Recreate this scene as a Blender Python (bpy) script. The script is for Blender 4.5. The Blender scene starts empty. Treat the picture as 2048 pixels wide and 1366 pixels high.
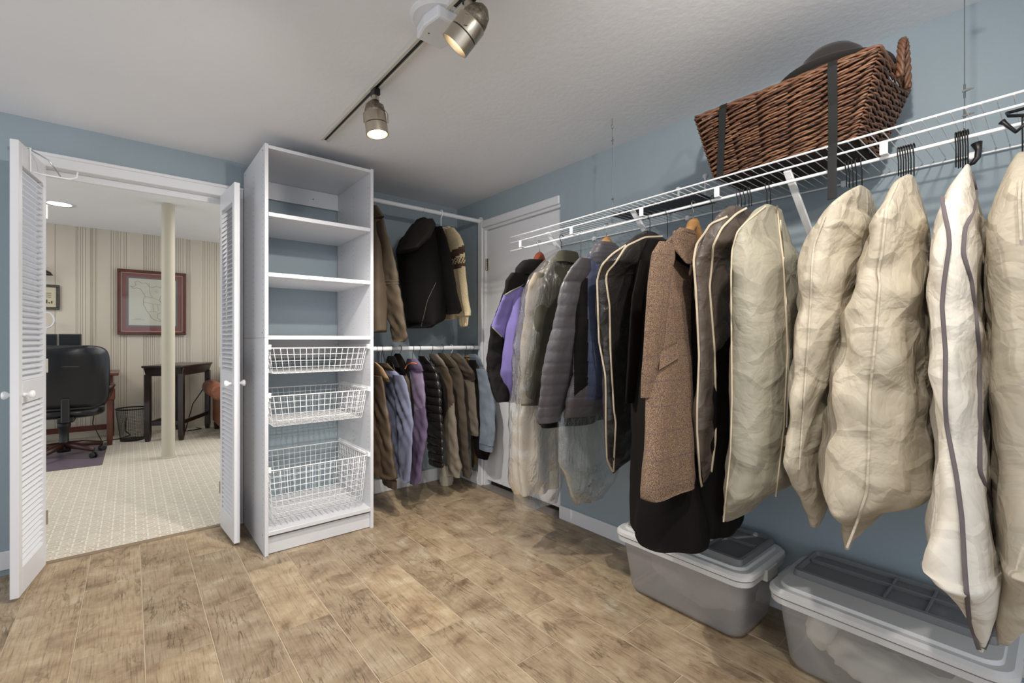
import bpy, bmesh, math, random
from mathutils import Vector, noise
from mathutils.bvhtree import BVHTree
random.seed(7)
# ------------------------------------------------------------------ camera, world, lights, exposure
FOC, CX, HY, EYE = 920.0, 1024.0, 680.0, 1.15
TH = math.radians(39.67)
FX, FY = math.sin(TH), math.cos(TH)          # forward
RX, RY = math.cos(TH), -math.sin(TH)         # right
cam = bpy.data.cameras.new('camera'); camo = bpy.data.objects.new('camera', cam)
bpy.context.scene.collection.objects.link(camo)
camo.location = (0, 0, EYE); camo.rotation_euler = (math.pi/2, 0, -TH)
cam.sensor_width = 36; cam.lens = FOC/2048*36; cam.shift_y = -3/2048; cam.clip_start = .02
bpy.context.scene.camera = camo
sc = bpy.context.scene
sc.view_settings.view_transform = 'Standard'; sc.view_settings.look = 'None'
sc.view_settings.exposure = -0.05; sc.view_settings.gamma = 1; sc.view_settings.use_curve_mapping = False
w = bpy.data.worlds.new('world'); sc.world = w; w.use_nodes = True
bg = w.node_tree.nodes['Background']; bg.inputs[0].default_value = (.92, .98, 1.06, 1); bg.inputs[1].default_value = WORLD = 1.2

def add_light(name, typ, loc, energy, color=(1, 1, 1), size=.1, aim=None, angle=70, blend=.6, sy=None):
    l = bpy.data.lights.new(name, typ); o = bpy.data.objects.new(name, l)
    sc.collection.objects.link(o); o.location = loc
    l.energy = energy; l.color = color
    if typ == 'AREA':
        l.size = size
        if sy: l.shape = 'RECTANGLE'; l.size_y = sy
    elif typ == 'SPOT':
        l.spot_size = math.radians(angle); l.spot_blend = blend; l.shadow_soft_size = size
    else: l.shadow_soft_size = size
    if aim is not None:
        d = Vector(aim)-Vector(loc); o.rotation_euler = d.to_track_quat('-Z', 'Y').to_euler()
    return o
WARM = (1.0, .95, .88)
# lamps of the track that continues behind the camera, and the ceiling lights of the office
add_light('track_lamp_behind_a', 'SPOT', (.82, .15, 2.1), 50, WARM, .03, (2.1, 1.1, 1.3), 130, .9)
add_light('track_lamp_behind_b', 'SPOT', (.82, -.35, 2.1), 36, WARM, .03, (1.6, 1.6, .9), 90, .9)
add_light('office_ceiling_light', 'AREA', (1.7, 5.2, 2.44), 40, (1, .97, .92), 1.4, sy=1.4)
add_light('office_ceiling_light', 'AREA', (-1.5, 5.6, 2.44), 24, (1, .97, .92), .8, sy=.8)

# ------------------------------------------------------------------ helpers
def pix(u, v, d):
    l = (u-CX)/FOC*d
    return Vector((FX*d+RX*l, FY*d+RY*l, EYE+(HY-v)/FOC*d))
def dX(u, X): return X/(FX+RX*(u-CX)/FOC)
def dY(u, Y): return Y/(FY+RY*(u-CX)/FOC)
def pX(u, v, X): return pix(u, v, dX(u, X))
def pY(u, v, Y): return pix(u, v, dY(u, Y))
def pZ(u, v, Z): return pix(u, v, (EYE-Z)*FOC/(v-HY))
def proj(p):
    d = FX*p[0]+FY*p[1]; l = RX*p[0]+RY*p[1]
    return CX+FOC*l/d, HY-FOC*(p[2]-EYE)/d
def lin(c):
    c = c/255
    return c/12.92 if c <= .04045 else ((c+.055)/1.055)**2.4
def rgb(r, g, b): return (lin(r), lin(g), lin(b), 1)
def wloc(o):
    l = Vector((0, 0, 0))
    while o: l += o.location; o = o.parent
    return l
def tag(o, label=None, cat=None, group=None, kind=None):
    if label: o['label'] = label
    if cat: o['category'] = cat
    if group: o['group'] = group
    if kind: o['kind'] = kind
    return o
def thing(name, loc, label, cat, group=None, rz=0):
    o = bpy.data.objects.new(name, None); sc.collection.objects.link(o)
    o.empty_display_size = .05
    o.location = loc; o.rotation_euler = (0, 0, rz)
    return tag(o, label, cat, group)
def struct(o): o['kind'] = 'structure'; return o
def link(o, parent=None):
    sc.collection.objects.link(o)
    if parent: o.parent = parent
    return o

class MB:
    def __init__(s): s.v = []; s.f = []; s.m = []; s.sm = []
    def face(s, idx, m=0): s.f.append(idx); s.m.append(m)
    def box(s, x0, x1, y0, y1, z0, z1, m=0):
        b = len(s.v)
        for z in (z0, z1):
            for x, y in ((x0, y0), (x1, y0), (x1, y1), (x0, y1)): s.v.append(Vector((x, y, z)))
        for q in ((3, 2, 1, 0), (4, 5, 6, 7), (0, 1, 5, 4), (1, 2, 6, 5), (2, 3, 7, 6), (3, 0, 4, 7)):
            s.face([b+i for i in q], m)
        return s
    def obox(s, c, a, b_, c_, m=0):       # centre and three half-axis vectors
        b = len(s.v); c = Vector(c); a = Vector(a); b_ = Vector(b_); c_ = Vector(c_)
        for k in (-1, 1):
            for i, j in ((-1, -1), (1, -1), (1, 1), (-1, 1)): s.v.append(c+a*i+b_*j+c_*k)
        for q in ((3, 2, 1, 0), (4, 5, 6, 7), (0, 1, 5, 4), (1, 2, 6, 5), (2, 3, 7, 6), (3, 0, 4, 7)):
            s.face([b+i for i in q], m)
        return s
    def bar(s, p, q, wd, th, up=(0, 0, 1), m=0):
        p = Vector(p); q = Vector(q); d = q-p; x = d.cross(Vector(up)).normalized(); y = x.cross(d).normalized()
        return s.obox((p+q)/2, d/2, x*wd/2, y*th/2, m)
    def tube(s, pts, r, n=8, m=0, closed=False, flat=None):
        pts = [Vector(p) for p in pts]; N = len(pts)
        rs = r if isinstance(r, (list, tuple)) else [r]*N
        rings = []; px = None
        for i, p in enumerate(pts):
            if closed: t = pts[(i+1) % N]-pts[i-1]
            else: t = pts[min(i+1, N-1)]-pts[max(i-1, 0)]
            if t.length < 1e-9: t = Vector((0, 0, 1))
            t.normalize()
            if px is None:
                px = t.cross(Vector((0, 0, 1)) if abs(t.z) < .9 else Vector((1, 0, 0))).normalized()
            else:
                px = (px-t*px.dot(t)); px = px.normalized() if px.length > 1e-6 else t.orthogonal().normalized()
            py = t.cross(px); ring = []
            for k in range(n):
                a = 2*math.pi*k/n; ring.append(len(s.v)); s.v.append(p+(px*math.cos(a)+py*math.sin(a))*rs[i])
            rings.append(ring)
        for i in range(N if closed else N-1):
            A = rings[i]; B = rings[(i+1) % N]
            for k in range(n): s.face([A[k], A[(k+1) % n], B[(k+1) % n], B[k]], m)
        if not closed:
            s.face(rings[0][::-1], m); s.face(rings[-1], m)
        return s
    def lathe(s, prof, c, n=24, m=0, axis=(0, 0, 1), cap=True):
        ax = Vector(axis).normalized(); px = ax.orthogonal().normalized(); py = ax.cross(px); c = Vector(c); rings = []
        for r, z in prof:
            ring = []
            for k in range(n):
                a = 2*math.pi*k/n; ring.append(len(s.v)); s.v.append(c+ax*z+(px*math.cos(a)+py*math.sin(a))*max(r, 1e-5))
            rings.append(ring)
        for A, B in zip(rings, rings[1:]):
            for k in range(n): s.face([A[k], A[(k+1) % n], B[(k+1) % n], B[k]], m)
        if cap: s.face(rings[0][::-1], m); s.face(rings[-1], m)
        return s
    def prism(s, poly, h0, h1, fn, m=0):   # poly: list of (a,b); fn(a,b,h)->point
        b = len(s.v); n = len(poly)
        for h in (h0, h1):
            for a, c in poly: s.v.append(Vector(fn(a, c, h)))
        s.face([b+i for i in range(n)][::-1], m); s.face([b+n+i for i in range(n)], m)
        for i in range(n): s.face([b+i, b+(i+1) % n, b+n+(i+1) % n, b+n+i], m)
        return s
    def grid(s, rows, m=0, wrap=False):
        b = len(s.v); W = len(rows[0])
        for r in rows: s.v += [Vector(p) for p in r]
        for i in range(len(rows)-1):
            for j in range(W if wrap else W-1):
                s.face([b+i*W+j, b+i*W+(j+1) % W, b+(i+1)*W+(j+1) % W, b+(i+1)*W+j], m)
        return s
    def build(s, name, mats, parent=None, smooth=False, bevel=0, world=True, seg=1, angle=None):
        if not isinstance(mats, (list, tuple)): mats = [mats]
        off = wloc(parent) if (parent and world) else Vector((0, 0, 0))
        if parent is None and world is True:      # a thing of one mesh: origin at its base centre
            xs = [p.x for p in s.v]; ys = [p.y for p in s.v]
            off = Vector(((min(xs)+max(xs))/2, (min(ys)+max(ys))/2, min(p.z for p in s.v)))
        me = bpy.data.meshes.new(name); me.from_pydata([tuple(p-off) for p in s.v], [], s.f)
        for mt in mats: me.materials.append(mt)
        me.polygons.foreach_set('material_index', s.m)
        if bevel:
            bm = bmesh.new(); bm.from_mesh(me)
            bmesh.ops.recalc_face_normals(bm, faces=bm.faces)
            es = [e for e in bm.edges if len(e.link_faces) == 2 and e.calc_face_angle(0) > .6]
            bmesh.ops.bevel(bm, geom=es, offset=bevel, segments=seg, affect='EDGES', profile=.5, clamp_overlap=True)
            bm.to_mesh(me); bm.free()
        if smooth: me.polygons.foreach_set('use_smooth', [True]*len(me.polygons))
        if smooth and bevel or angle:
            me.polygons.foreach_set('use_smooth', [True]*len(me.polygons))
            try: me.set_sharp_from_angle(angle=angle or .7)
            except Exception: pass
        me.update()
        o = bpy.data.objects.new(name, me); link(o, parent)
        if parent is None and world is True: o.location = off
        return o

# ------------------------------------------------------------------ materials
def nodes(name):
    m = bpy.data.materials.new(name); m.use_nodes = True
    nt = m.node_tree; return m, nt, nt.nodes['Principled BSDF']
def N(nt, typ, **kw):
    n = nt.nodes.new(typ)
    for k, v in kw.items():
        if k in n.inputs: n.inputs[k].default_value = v
        else: setattr(n, k, v)
    return n
def mix(nt, fac, a, b, typ='MIX'):
    n = nt.nodes.new('ShaderNodeMix'); n.data_type = 'RGBA'; n.blend_type = typ
    for s, v in ((0, fac), (6, a), (7, b)):
        if hasattr(v, 'is_output'): nt.links.new(v, n.inputs[s])
        else: n.inputs[s].default_value = v
    return n.outputs[2]
def coords(nt, scale=(1, 1, 1), rand=False):
    tc = nt.nodes.new('ShaderNodeTexCoord'); mp = nt.nodes.new('ShaderNodeMapping')
    mp.inputs['Scale'].default_value = scale; nt.links.new(tc.outputs['Object'], mp.inputs['Vector'])
    if rand:
        oi = nt.nodes.new('ShaderNodeObjectInfo'); mu = N(nt, 'ShaderNodeMath', operation='MULTIPLY'); mu.inputs[1].default_value = 47
        nt.links.new(oi.outputs['Random'], mu.inputs[0]); cb = nt.nodes.new('ShaderNodeCombineXYZ')
        for i in range(3): nt.links.new(mu.outputs[0], cb.inputs[i])
        nt.links.new(cb.outputs[0], mp.inputs['Location'])
    return mp.outputs[0]
def noise_tex(nt, vec, scale, detail=3, rough=.5, dist=0):
    n = N(nt, 'ShaderNodeTexNoise'); n.inputs['Scale'].default_value = scale; n.inputs['Detail'].default_value = detail
    n.inputs['Roughness'].default_value = rough; n.inputs['Distortion'].default_value = dist
    nt.links.new(vec, n.inputs['Vector']); return n.outputs['Fac']
def ramp(nt, fac, stops):
    r = nt.nodes.new('ShaderNodeValToRGB'); nt.links.new(fac, r.inputs[0]); el = r.color_ramp.elements
    while len(el) < len(stops): el.new(.5)
    for e, (p, c) in zip(el, stops): e.position = p; e.color = c
    return r.outputs[0]
def bump(nt, bs, h, strength=.3, dist=.002):
    b = N(nt, 'ShaderNodeBump'); b.inputs['Strength'].default_value = strength; b.inputs['Distance'].default_value = dist
    nt.links.new(h, b.inputs['Height']); nt.links.new(b.outputs[0], bs.inputs['Normal']); return b
def mat(name, c, rough=.6, metal=0, var=0, vs=3, bs=0, bscale=60, bdist=.002, vscale=(1, 1, 1), sheen=0, coat=0, spec=.5):
    m, nt, p = nodes(name); col = rgb(*c)
    p.inputs['Roughness'].default_value = rough; p.inputs['Metallic'].default_value = metal
    p.inputs['Specular IOR Level'].default_value = spec
    if sheen: p.inputs['Sheen Weight'].default_value = sheen
    if coat: p.inputs['Coat Weight'].default_value = coat
    vec = coords(nt, vscale)
    nz = noise_tex(nt, vec, vs, 4)
    k = 1-max(var, .03); dk = (col[0]*k, col[1]*k, col[2]*k, 1)
    nt.links.new(ramp(nt, nz, [(.3, dk), (.7, col)]), p.inputs['Base Color'])
    if bs: bump(nt, p, noise_tex(nt, vec, bscale, 3), bs, bdist)
    return m
M = {}
M['blue'] = mat('blue_wall_paint', (148, 161, 168), .75, var=.04, bs=.25, bscale=70, bdist=.003)
M['ceiling'] = mat('ceiling_paint', (232, 232, 234), .85, var=.02, bs=.3, bscale=35, bdist=.004)
M['white'] = mat('white_paint', (222, 222, 224), .4, var=.02, bs=.05, bscale=40)
M['melamine'] = mat('white_melamine', (216, 216, 219), .35, var=.03, bs=.05, bscale=200, vscale=(1, 1, .08))
M['wire'] = mat('white_coated_wire', (240, 240, 240), .3)
M['knob'] = mat('white_knob', (245, 245, 245), .25)
M['grout'] = mat('grout', (196, 176, 152), .9, var=.15, vs=20)
M['black'] = mat('black_plastic', (16, 15, 14), .45)
M['hole'] = mat('dark_hole', (60, 60, 60), .8)
M['chrome'] = mat('chrome', (200, 200, 200), .25, 1)
M['nickel'] = mat('brushed_nickel', (186, 176, 160), .3, 1, bs=.05, bscale=300, vscale=(1, 1, .05))
M['wood_hanger'] = mat('light_hanger_wood', (168, 124, 76), .4, var=.25, vs=10, vscale=(1, 1, 8))
M['red_hanger'] = mat('red_hanger_wood', (112, 48, 24), .35, var=.2, vs=8, coat=.4)
M['cherry'] = mat('cherry_wood', (96, 42, 26), .35, var=.4, vs=6, vscale=(1, 6, 1), coat=.3)
M['espresso'] = mat('espresso_wood', (38, 26, 22), .3, var=.3, vs=8, coat=.2)
M['bleather'] = mat('black_leather', (14, 14, 19), .28, var=.2, bs=.3, bscale=140)
M['sofa'] = mat('brown_leather', (138, 82, 56), .4, var=.3, vs=5, bs=.3, bscale=90)
M['post'] = mat('cream_post_paint', (196, 188, 168), .5, var=.03)
M['panel'] = mat('cream_wall_panel', (205, 195, 178), .55, var=.04, vs=2, bs=.1, bscale=60, vscale=(1, 1, .1))
M['offceil'] = mat('office_ceiling_paint', (236, 236, 236), .85)
M['bin'] = None
def lamp_mat(name, c, e):
    m, nt, p = nodes(name); p.inputs['Emission Color'].default_value = rgb(*c); p.inputs['Emission Strength'].default_value = e
    p.inputs['Base Color'].default_value = rgb(*c); return m
M['glow'] = lamp_mat('lit_lamp_glass', (255, 240, 214), 14)
M['oglow'] = lamp_mat('lit_downlight', (255, 250, 240), 6)

def wood_tile():
    m, nt, p = nodes('wood_look_tile')
    vec = coords(nt, (1, 1, 1), rand=True)
    mp = N(nt, 'ShaderNodeMapping'); mp.inputs['Scale'].default_value = (5.5, .9, 1); nt.links.new(vec, mp.inputs[0])
    low = noise_tex(nt, mp.outputs[0], 1.6, 5, .6, .6)                     # cathedral field
    mu = N(nt, 'ShaderNodeMath', operation='MULTIPLY'); mu.inputs[1].default_value = 55; nt.links.new(low, mu.inputs[0])
    fr = N(nt, 'ShaderNodeMath', operation='SINE'); nt.links.new(mu.outputs[0], fr.inputs[0])
    mp2 = N(nt, 'ShaderNodeMapping'); mp2.inputs['Scale'].default_value = (130, 4.5, 1); nt.links.new(vec, mp2.inputs[0])
    fine = noise_tex(nt, mp2.outputs[0], 1.5, 5, .7, .4)
    patch = noise_tex(nt, vec, 7, 5, .65, .5)
    rings = ramp(nt, fr.outputs[0], [(.0, (1, 1, 1, 1)), (.75, (1, 1, 1, 1)), (.98, (.45, .42, .38, 1))])
    base = ramp(nt, patch, [(.28, rgb(116, 96, 76)), (.46, rgb(160, 140, 114)), (.6, rgb(174, 156, 130)), (.78, rgb(198, 186, 164))])
    fl = ramp(nt, fine, [(.3, (.30, .26, .22, 1)), (.45, (.86, .85, .83, 1)), (.7, (1.06, 1.06, 1.06, 1))])
    c = mix(nt, .85, base, fl, 'MULTIPLY'); 
    zone = ramp(nt, noise_tex(nt, vec, 4.5, 2), [(.45, (0, 0, 0, 1)), (.6, (1, 1, 1, 1))])
    n2 = nt.nodes.new('ShaderNodeMix'); n2.data_type = 'RGBA'; n2.blend_type = 'MULTIPLY'
    sc_ = N(nt, 'ShaderNodeMath', operation='MULTIPLY'); sc_.inputs[1].default_value = .75; nt.links.new(zone, sc_.inputs[0])
    nt.links.new(sc_.outputs[0], n2.inputs[0]); nt.links.new(c, n2.inputs[6]); nt.links.new(rings, n2.inputs[7])
    oi = nt.nodes.new('ShaderNodeObjectInfo')
    tint = ramp(nt, oi.outputs['Random'], [(0, (.86, .86, .86, 1)), (.5, (.97, .96, .95, 1)), (1, (1.1, 1.08, 1.04, 1))])
    c2 = mix(nt, 1.0, n2.outputs[2], tint, 'MULTIPLY')
    nt.links.new(c2, p.inputs['Base Color']); p.inputs['Roughness'].default_value = .45
    bump(nt, p, fine, .25, .002)
    return m
M['tile'] = wood_tile()

def carpet():
    m, nt, p = nodes('patterned_carpet')
    vec = coords(nt, (1, 1, 1))
    mp = N(nt, 'ShaderNodeMapping'); mp.inputs['Rotation'].default_value = (0, 0, math.radians(0)); nt.links.new(vec, mp.inputs[0])
    br = N(nt, 'ShaderNodeTexBrick'); nt.links.new(mp.outputs[0], br.inputs['Vector'])
    br.inputs['Scale'].default_value = 1; br.inputs['Brick Width'].default_value = .055; br.inputs['Row Height'].default_value = .021
    br.inputs['Mortar Size'].default_value = .0065; br.inputs['Mortar Smooth'].default_value = .6; br.offset = .35; br.offset_frequency = 4
    br.inputs['Color1'].default_value = rgb(176, 164, 146); br.inputs['Color2'].default_value = rgb(196, 186, 168); br.inputs['Mortar'].default_value = rgb(218, 210, 194)
    nz = noise_tex(nt, vec, 160, 3)
    c = mix(nt, .5, br.outputs['Color'], ramp(nt, nz, [(.3, (.75, .75, .75, 1)), (.7, (1.1, 1.1, 1.1, 1))]), 'MULTIPLY')
    nt.links.new(c, p.inputs['Base Color']); p.inputs['Roughness'].default_value = .95
    bump(nt, p, br.outputs['Fac'], .6, .006)
    return m
M['carpet'] = carpet()

def film_mat(name, tint, opac, rough=.12, bs=.9):
    m = bpy.data.materials.new(name); m.use_nodes = True; nt = m.node_tree; nt.nodes.clear()
    out = nt.nodes.new('ShaderNodeOutputMaterial'); tr = nt.nodes.new('ShaderNodeBsdfTransparent')
    tr.inputs[0].default_value = (.97, .97, .96, 1)
    df = nt.nodes.new('ShaderNodeBsdfDiffuse'); df.inputs[0].default_value = rgb(*tint)
    gl = nt.nodes.new('ShaderNodeBsdfGlossy'); gl.inputs['Roughness'].default_value = rough
    vec = coords(nt, (1, 1, .35)); h = noise_tex(nt, vec, 30, 4, .6, 1.0)
    b = nt.nodes.new('ShaderNodeBump'); b.inputs['Strength'].default_value = bs; b.inputs['Distance'].default_value = .012
    nt.links.new(h, b.inputs['Height']); nt.links.new(b.outputs[0], gl.inputs['Normal'])
    m1 = nt.nodes.new('ShaderNodeMixShader'); m1.inputs[0].default_value = opac
    nt.links.new(tr.outputs[0], m1.inputs[1]); nt.links.new(df.outputs[0], m1.inputs[2])
    fr = nt.nodes.new('ShaderNodeLayerWeight'); fr.inputs[0].default_value = .25; nt.links.new(b.outputs[0], fr.inputs['Normal'])
    mu = N(nt, 'ShaderNodeMath', operation='MULTIPLY_ADD'); mu.inputs[1].default_value = .6; mu.inputs[2].default_value = .10
    nt.links.new(fr.outputs['Fresnel'], mu.inputs[0])
    m2 = nt.nodes.new('ShaderNodeMixShader'); nt.links.new(mu.outputs[0], m2.inputs[0])
    nt.links.new(m1.outputs[0], m2.inputs[1]); nt.links.new(gl.outputs[0], m2.inputs[2])
    nt.links.new(m2.outputs[0], out.inputs[0]); return m
M['film'] = film_mat('clear_plastic_film', (224, 214, 198), .07, .08)
M['film2'] = film_mat('clear_bluish_film', (212, 214, 208), .12, .08)
M['bin'] = film_mat('frosted_bin_plastic', (226, 222, 220), .28, .2, .08)
M['bin_rim'] = mat('bin_rim_plastic', (205, 203, 200), .35)
M['bin_lid'] = mat('grey_lid_plastic', (112, 112, 112), .35)
M['sheer'] = film_mat('sheer_cream_cloth', (216, 204, 188), .6, .5, .3)
M['glass'] = film_mat('picture_glass', (235, 235, 235), .02, .03, 0)
M['glass'].node_tree.nodes['Math'].inputs[2].default_value = .02
M['chairwood'] = mat('dark_chair_wood', (58, 30, 22), .35, var=.3)
M['mat'] = mat('purple_grey_mat', (112, 100, 110), .35, var=.1)

# fabric
def fabric(name, c, rough=.85, var=.12, vs=4, bs=.25, bscale=220, bdist=.0015, sheen=.0, coat=0):
    return mat(name, c, rough, var=var, vs=vs, bs=bs, bscale=bscale, bdist=bdist, sheen=sheen, coat=coat, spec=.5 if rough < .5 else .15)
def bag_mat(name, c, rough=.6, var=.12):
    m, nt, p = nodes(name); vec = coords(nt); col = rgb(*c)
    v = ramp(nt, noise_tex(nt, vec, 3.5, 6, .6), [(.3, tuple(x*(1-var) for x in col[:3])+(1,)), (.7, col)])
    nt.links.new(v, p.inputs['Base Color']); p.inputs['Roughness'].default_value = rough
    n1 = noise_tex(nt, vec, 7, 4, .55, .5); ab = N(nt, 'ShaderNodeMath', operation='SUBTRACT'); ab.inputs[1].default_value = .5
    nt.links.new(n1, ab.inputs[0]); a2 = N(nt, 'ShaderNodeMath', operation='ABSOLUTE'); nt.links.new(ab.outputs[0], a2.inputs[0])
    vo = N(nt, 'ShaderNodeTexVoronoi'); vo.inputs['Scale'].default_value = 9; nt.links.new(vec, vo.inputs['Vector'])
    ad = N(nt, 'ShaderNodeMath', operation='ADD'); nt.links.new(a2.outputs[0], ad.inputs[0])
    m3 = N(nt, 'ShaderNodeMath', operation='MULTIPLY'); m3.inputs[1].default_value = .45; nt.links.new(vo.outputs['Distance'], m3.inputs[0]); nt.links.new(m3.outputs[0], ad.inputs[1])
    vo = N(nt, 'ShaderNodeTexVoronoi'); vo.feature = 'DISTANCE_TO_EDGE'; vo.inputs['Scale'].default_value = 9
    wv = nt.nodes.new('ShaderNodeVectorMath'); wv.operation = 'ADD'; nz2 = N(nt, 'ShaderNodeTexNoise'); nz2.inputs['Scale'].default_value = 5; nt.links.new(vec, nz2.inputs['Vector'])
    sc2 = nt.nodes.new('ShaderNodeVectorMath'); sc2.operation = 'SCALE'; sc2.inputs['Scale'].default_value = .12; nt.links.new(nz2.outputs['Color'], sc2.inputs[0])
    nt.links.new(vec, wv.inputs[0]); nt.links.new(sc2.outputs[0], wv.inputs[1]); nt.links.new(wv.outputs[0], vo.inputs['Vector'])
    mn = N(nt, 'ShaderNodeMath', operation='MINIMUM'); mn.inputs[1].default_value = .16; nt.links.new(vo.outputs['Distance'], mn.inputs[0])
    ad2 = N(nt, 'ShaderNodeMath', operation='SUBTRACT'); nt.links.new(a2.outputs[0], ad2.inputs[0]); nt.links.new(mn.outputs[0], ad2.inputs[1])
    bump(nt, p, ad2.outputs[0], .4, .05)
    return m
def tweed():
    m, nt, p = nodes('brown_tweed'); vec = coords(nt)
    f = noise_tex(nt, vec, 420, 2, .8)
    base = ramp(nt, f, [(.38, rgb(58, 42, 33)), (.5, rgb(112, 87, 69)), (.62, rgb(164, 138, 112))])
    sp = nt.nodes.new('ShaderNodeSeparateXYZ'); nt.links.new(vec, sp.inputs[0])
    def line(out, per, ph):
        a = N(nt, 'ShaderNodeMath', operation='PINGPONG'); a.inputs[1].default_value = per/2
        s0 = N(nt, 'ShaderNodeMath', operation='ADD'); s0.inputs[1].default_value = ph; nt.links.new(out, s0.inputs[0]); nt.links.new(s0.outputs[0], a.inputs[0])
        l = N(nt, 'ShaderNodeMath', operation='LESS_THAN'); l.inputs[1].default_value = .0022; nt.links.new(a.outputs[0], l.inputs[0]); return l.outputs[0]
    a = line(sp.outputs['Z'], .085, 5); b = line(sp.outputs['X'], .07, 5)
    mx = N(nt, 'ShaderNodeMath', operation='MAXIMUM'); nt.links.new(a, mx.inputs[0]); nt.links.new(b, mx.inputs[1])
    k = N(nt, 'ShaderNodeMath', operation='MULTIPLY'); k.inputs[1].default_value = .3; nt.links.new(mx.outputs[0], k.inputs[0])
    nt.links.new(mix(nt, k.outputs[0], base, rgb(78, 56, 80)), p.inputs['Base Color'])
    p.inputs['Roughness'].default_value = .95; bump(nt, p, f, .4, .002); return m
M['tweed'] = tweed()
M['cream_bag'] = bag_mat('cream_bag_cloth', (186, 175, 155))
M['cream_bag2'] = bag_mat('pale_bag_cloth', (216, 208, 194))
M['grey_bag'] = bag_mat('dusty_cream_bag_cloth', (168, 161, 142), .6, .3)
M['taupe_bag'] = bag_mat('taupe_bag_cloth', (92, 82, 74), .4)
M['black_bag'] = bag_mat('black_bag_cloth', (46, 43, 41), .32)
M['piping'] = fabric('cream_piping', (206, 190, 164), bs=.1)
M['gpiping'] = fabric('grey_piping', (104, 96, 97), bs=.1)
M['purple'] = fabric('purple_cloth', (106, 96, 146)); M['blackcloth'] = fabric('black_cloth', (20, 18, 17))
M['trim'] = fabric('grey_trim', (128, 122, 110))
M['olive'] = fabric('dark_olive_cloth', (66, 64, 54)); M['quilt'] = fabric('grey_quilted_nylon', (84, 80, 84), .42, bs=.4, bscale=60, bdist=.004)
M['navy'] = fabric('blue_lining', (70, 76, 98), .45, bs=.4, bscale=60, bdist=.004)
M['coatblack'] = fabric('black_wool', (20, 17, 15), .9); M['coatblack2'] = fabric('black_wool_b', (18, 15, 13), .9)
M['khaki_dk'] = fabric('dark_khaki_cloth', (92, 80, 66), .6, var=.25); M['hoodblack'] = fabric('black_hood_cloth', (38, 33, 29), .7)
M['sherpa'] = fabric('cream_sherpa', (216, 196, 158), .95, bs=.9, bscale=130, bdist=.008)
M['sherpa_dk'] = fabric('brown_sherpa_print', (98, 76, 62), .95, var=.5, vs=25, bs=.9, bscale=130, bdist=.008)
M['leather'] = fabric('brown_leather_jacket', (88, 73, 58), .38, var=.3, bs=.3, bscale=60, bdist=.003)
M['tan'] = fabric('tan_cloth', (146, 120, 90)); M['peri'] = fabric('periwinkle_cloth', (126, 129, 152))
M['orange'] = fabric('orange_trim', (196, 110, 66)); M['lilac'] = fabric('lilac_cloth', (134, 118, 142)); M['plum'] = fabric('plum_cloth', (100, 86, 110))
M['puff'] = fabric('black_puffer_nylon', (30, 27, 25), .25, bs=.4, bscale=50, bdist=.004)
M['greycloth'] = fabric('grey_cloth', (136, 126, 112)); M['browngrey'] = fabric('brown_grey_knit', (92, 82, 72), bs=.6, bscale=160)
M['greyknit'] = fabric('grey_knit', (122, 112, 100), bs=.6, bscale=160); M['camo'] = fabric('dark_camo_cloth', (84, 68, 44), var=.7, vs=22)
M['denim'] = fabric('blue_denim', (128, 138, 150), .8, var=.35, vs=12, bs=.3, bscale=260)
M['zip'] = mat('zipper_metal', (150, 140, 120), .3, .8)
# ------------------------------------------------------------------ the room shell
WX, WY, CZ = 2.14, 3.31, 2.26          # right wall, back wall, ceiling
DX0, DX1, DH = -.36, .455, 2.03        # doorway
OY, OZ = 7.4, 2.48                     # office far wall, office ceiling
struct(MB().box(-1.9, WX, -1.3, 3.42, CZ, CZ+.1).build('ceiling', M['ceiling']))
struct(MB().box(-2.6, 3.2, 3.42, OY+.2, OZ, OZ+.1).build('ceiling', M['offceil']))
wb = struct(MB().box(-1.9, DX0-.02, WY, WY+.11, 0, CZ).box(DX1+.02, WX+.1, WY, WY+.11, 0, CZ).box(DX0-.02, DX1+.02, WY, WY+.11, DH+.02, CZ).build('wall_back', M['blue']))
# right wall with the recess of the side door
SY0, SY1, SH = 2.09, 2.93, 2.03
wr = MB().box(WX, WX+.12, -1.3, SY0, 0, CZ).box(WX, WX+.12, SY1, WY+.1, 0, CZ).box(WX, WX+.12, SY0, SY1, SH, CZ)
struct(wr.build('wall_right', M['blue']))
struct(MB().box(-1.9, WX, 3.42, 3.44, DH+.02, OZ+.1).build('wall_header', M['offceil']))
# doorway casing
c = MB()
c.box(DX0-.09, DX1+.09, WY-.018, WY, DH, DH+.065)
c.box(DX0-.09, DX1+.09, WY-.026, WY, DH+.05, DH+.068)
cas = struct(c.build('trim_1', M['white'], bevel=.003))
j = MB().box(DX0-.02, DX0, WY-.004, WY+.115, 0, DH+.02).box(DX1, DX1+.02, WY-.004, WY+.115, 0, DH+.02).box(DX0, DX1, WY-.004, WY+.115, DH, DH+.02).box(DX0, DX1, WY+.05, WY+.065, DH-.035, DH)
struct(j.build('trim_2', M['white'], bevel=.002))
for x0, x1 in ((DX0-.09, DX0-.0), (DX1, DX1+.09)):
    struct(MB().box(x0, x1, WY-.018, WY, 0, DH).build('trim_3', M['white'], bevel=.003))
# baseboards
struct(MB().box(-1.9, DX0-.09, WY-.014, WY, .03, .12).build('baseboard_left', M['white'], bevel=.003))
struct(MB().box(1.15, WX, WY-.014, WY, .0, .10).build('baseboard_back', M['white'], bevel=.003))
struct(MB().box(WX-.014, WX, -1.3, SY0, .0, .085).build('baseboard_right', M['white'], bevel=.003))
struct(MB().box(WX-.014, WX, SY1+.06, WY-.014, 0, .10).build('baseboard_corner', M['white'], bevel=.003))
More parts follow.
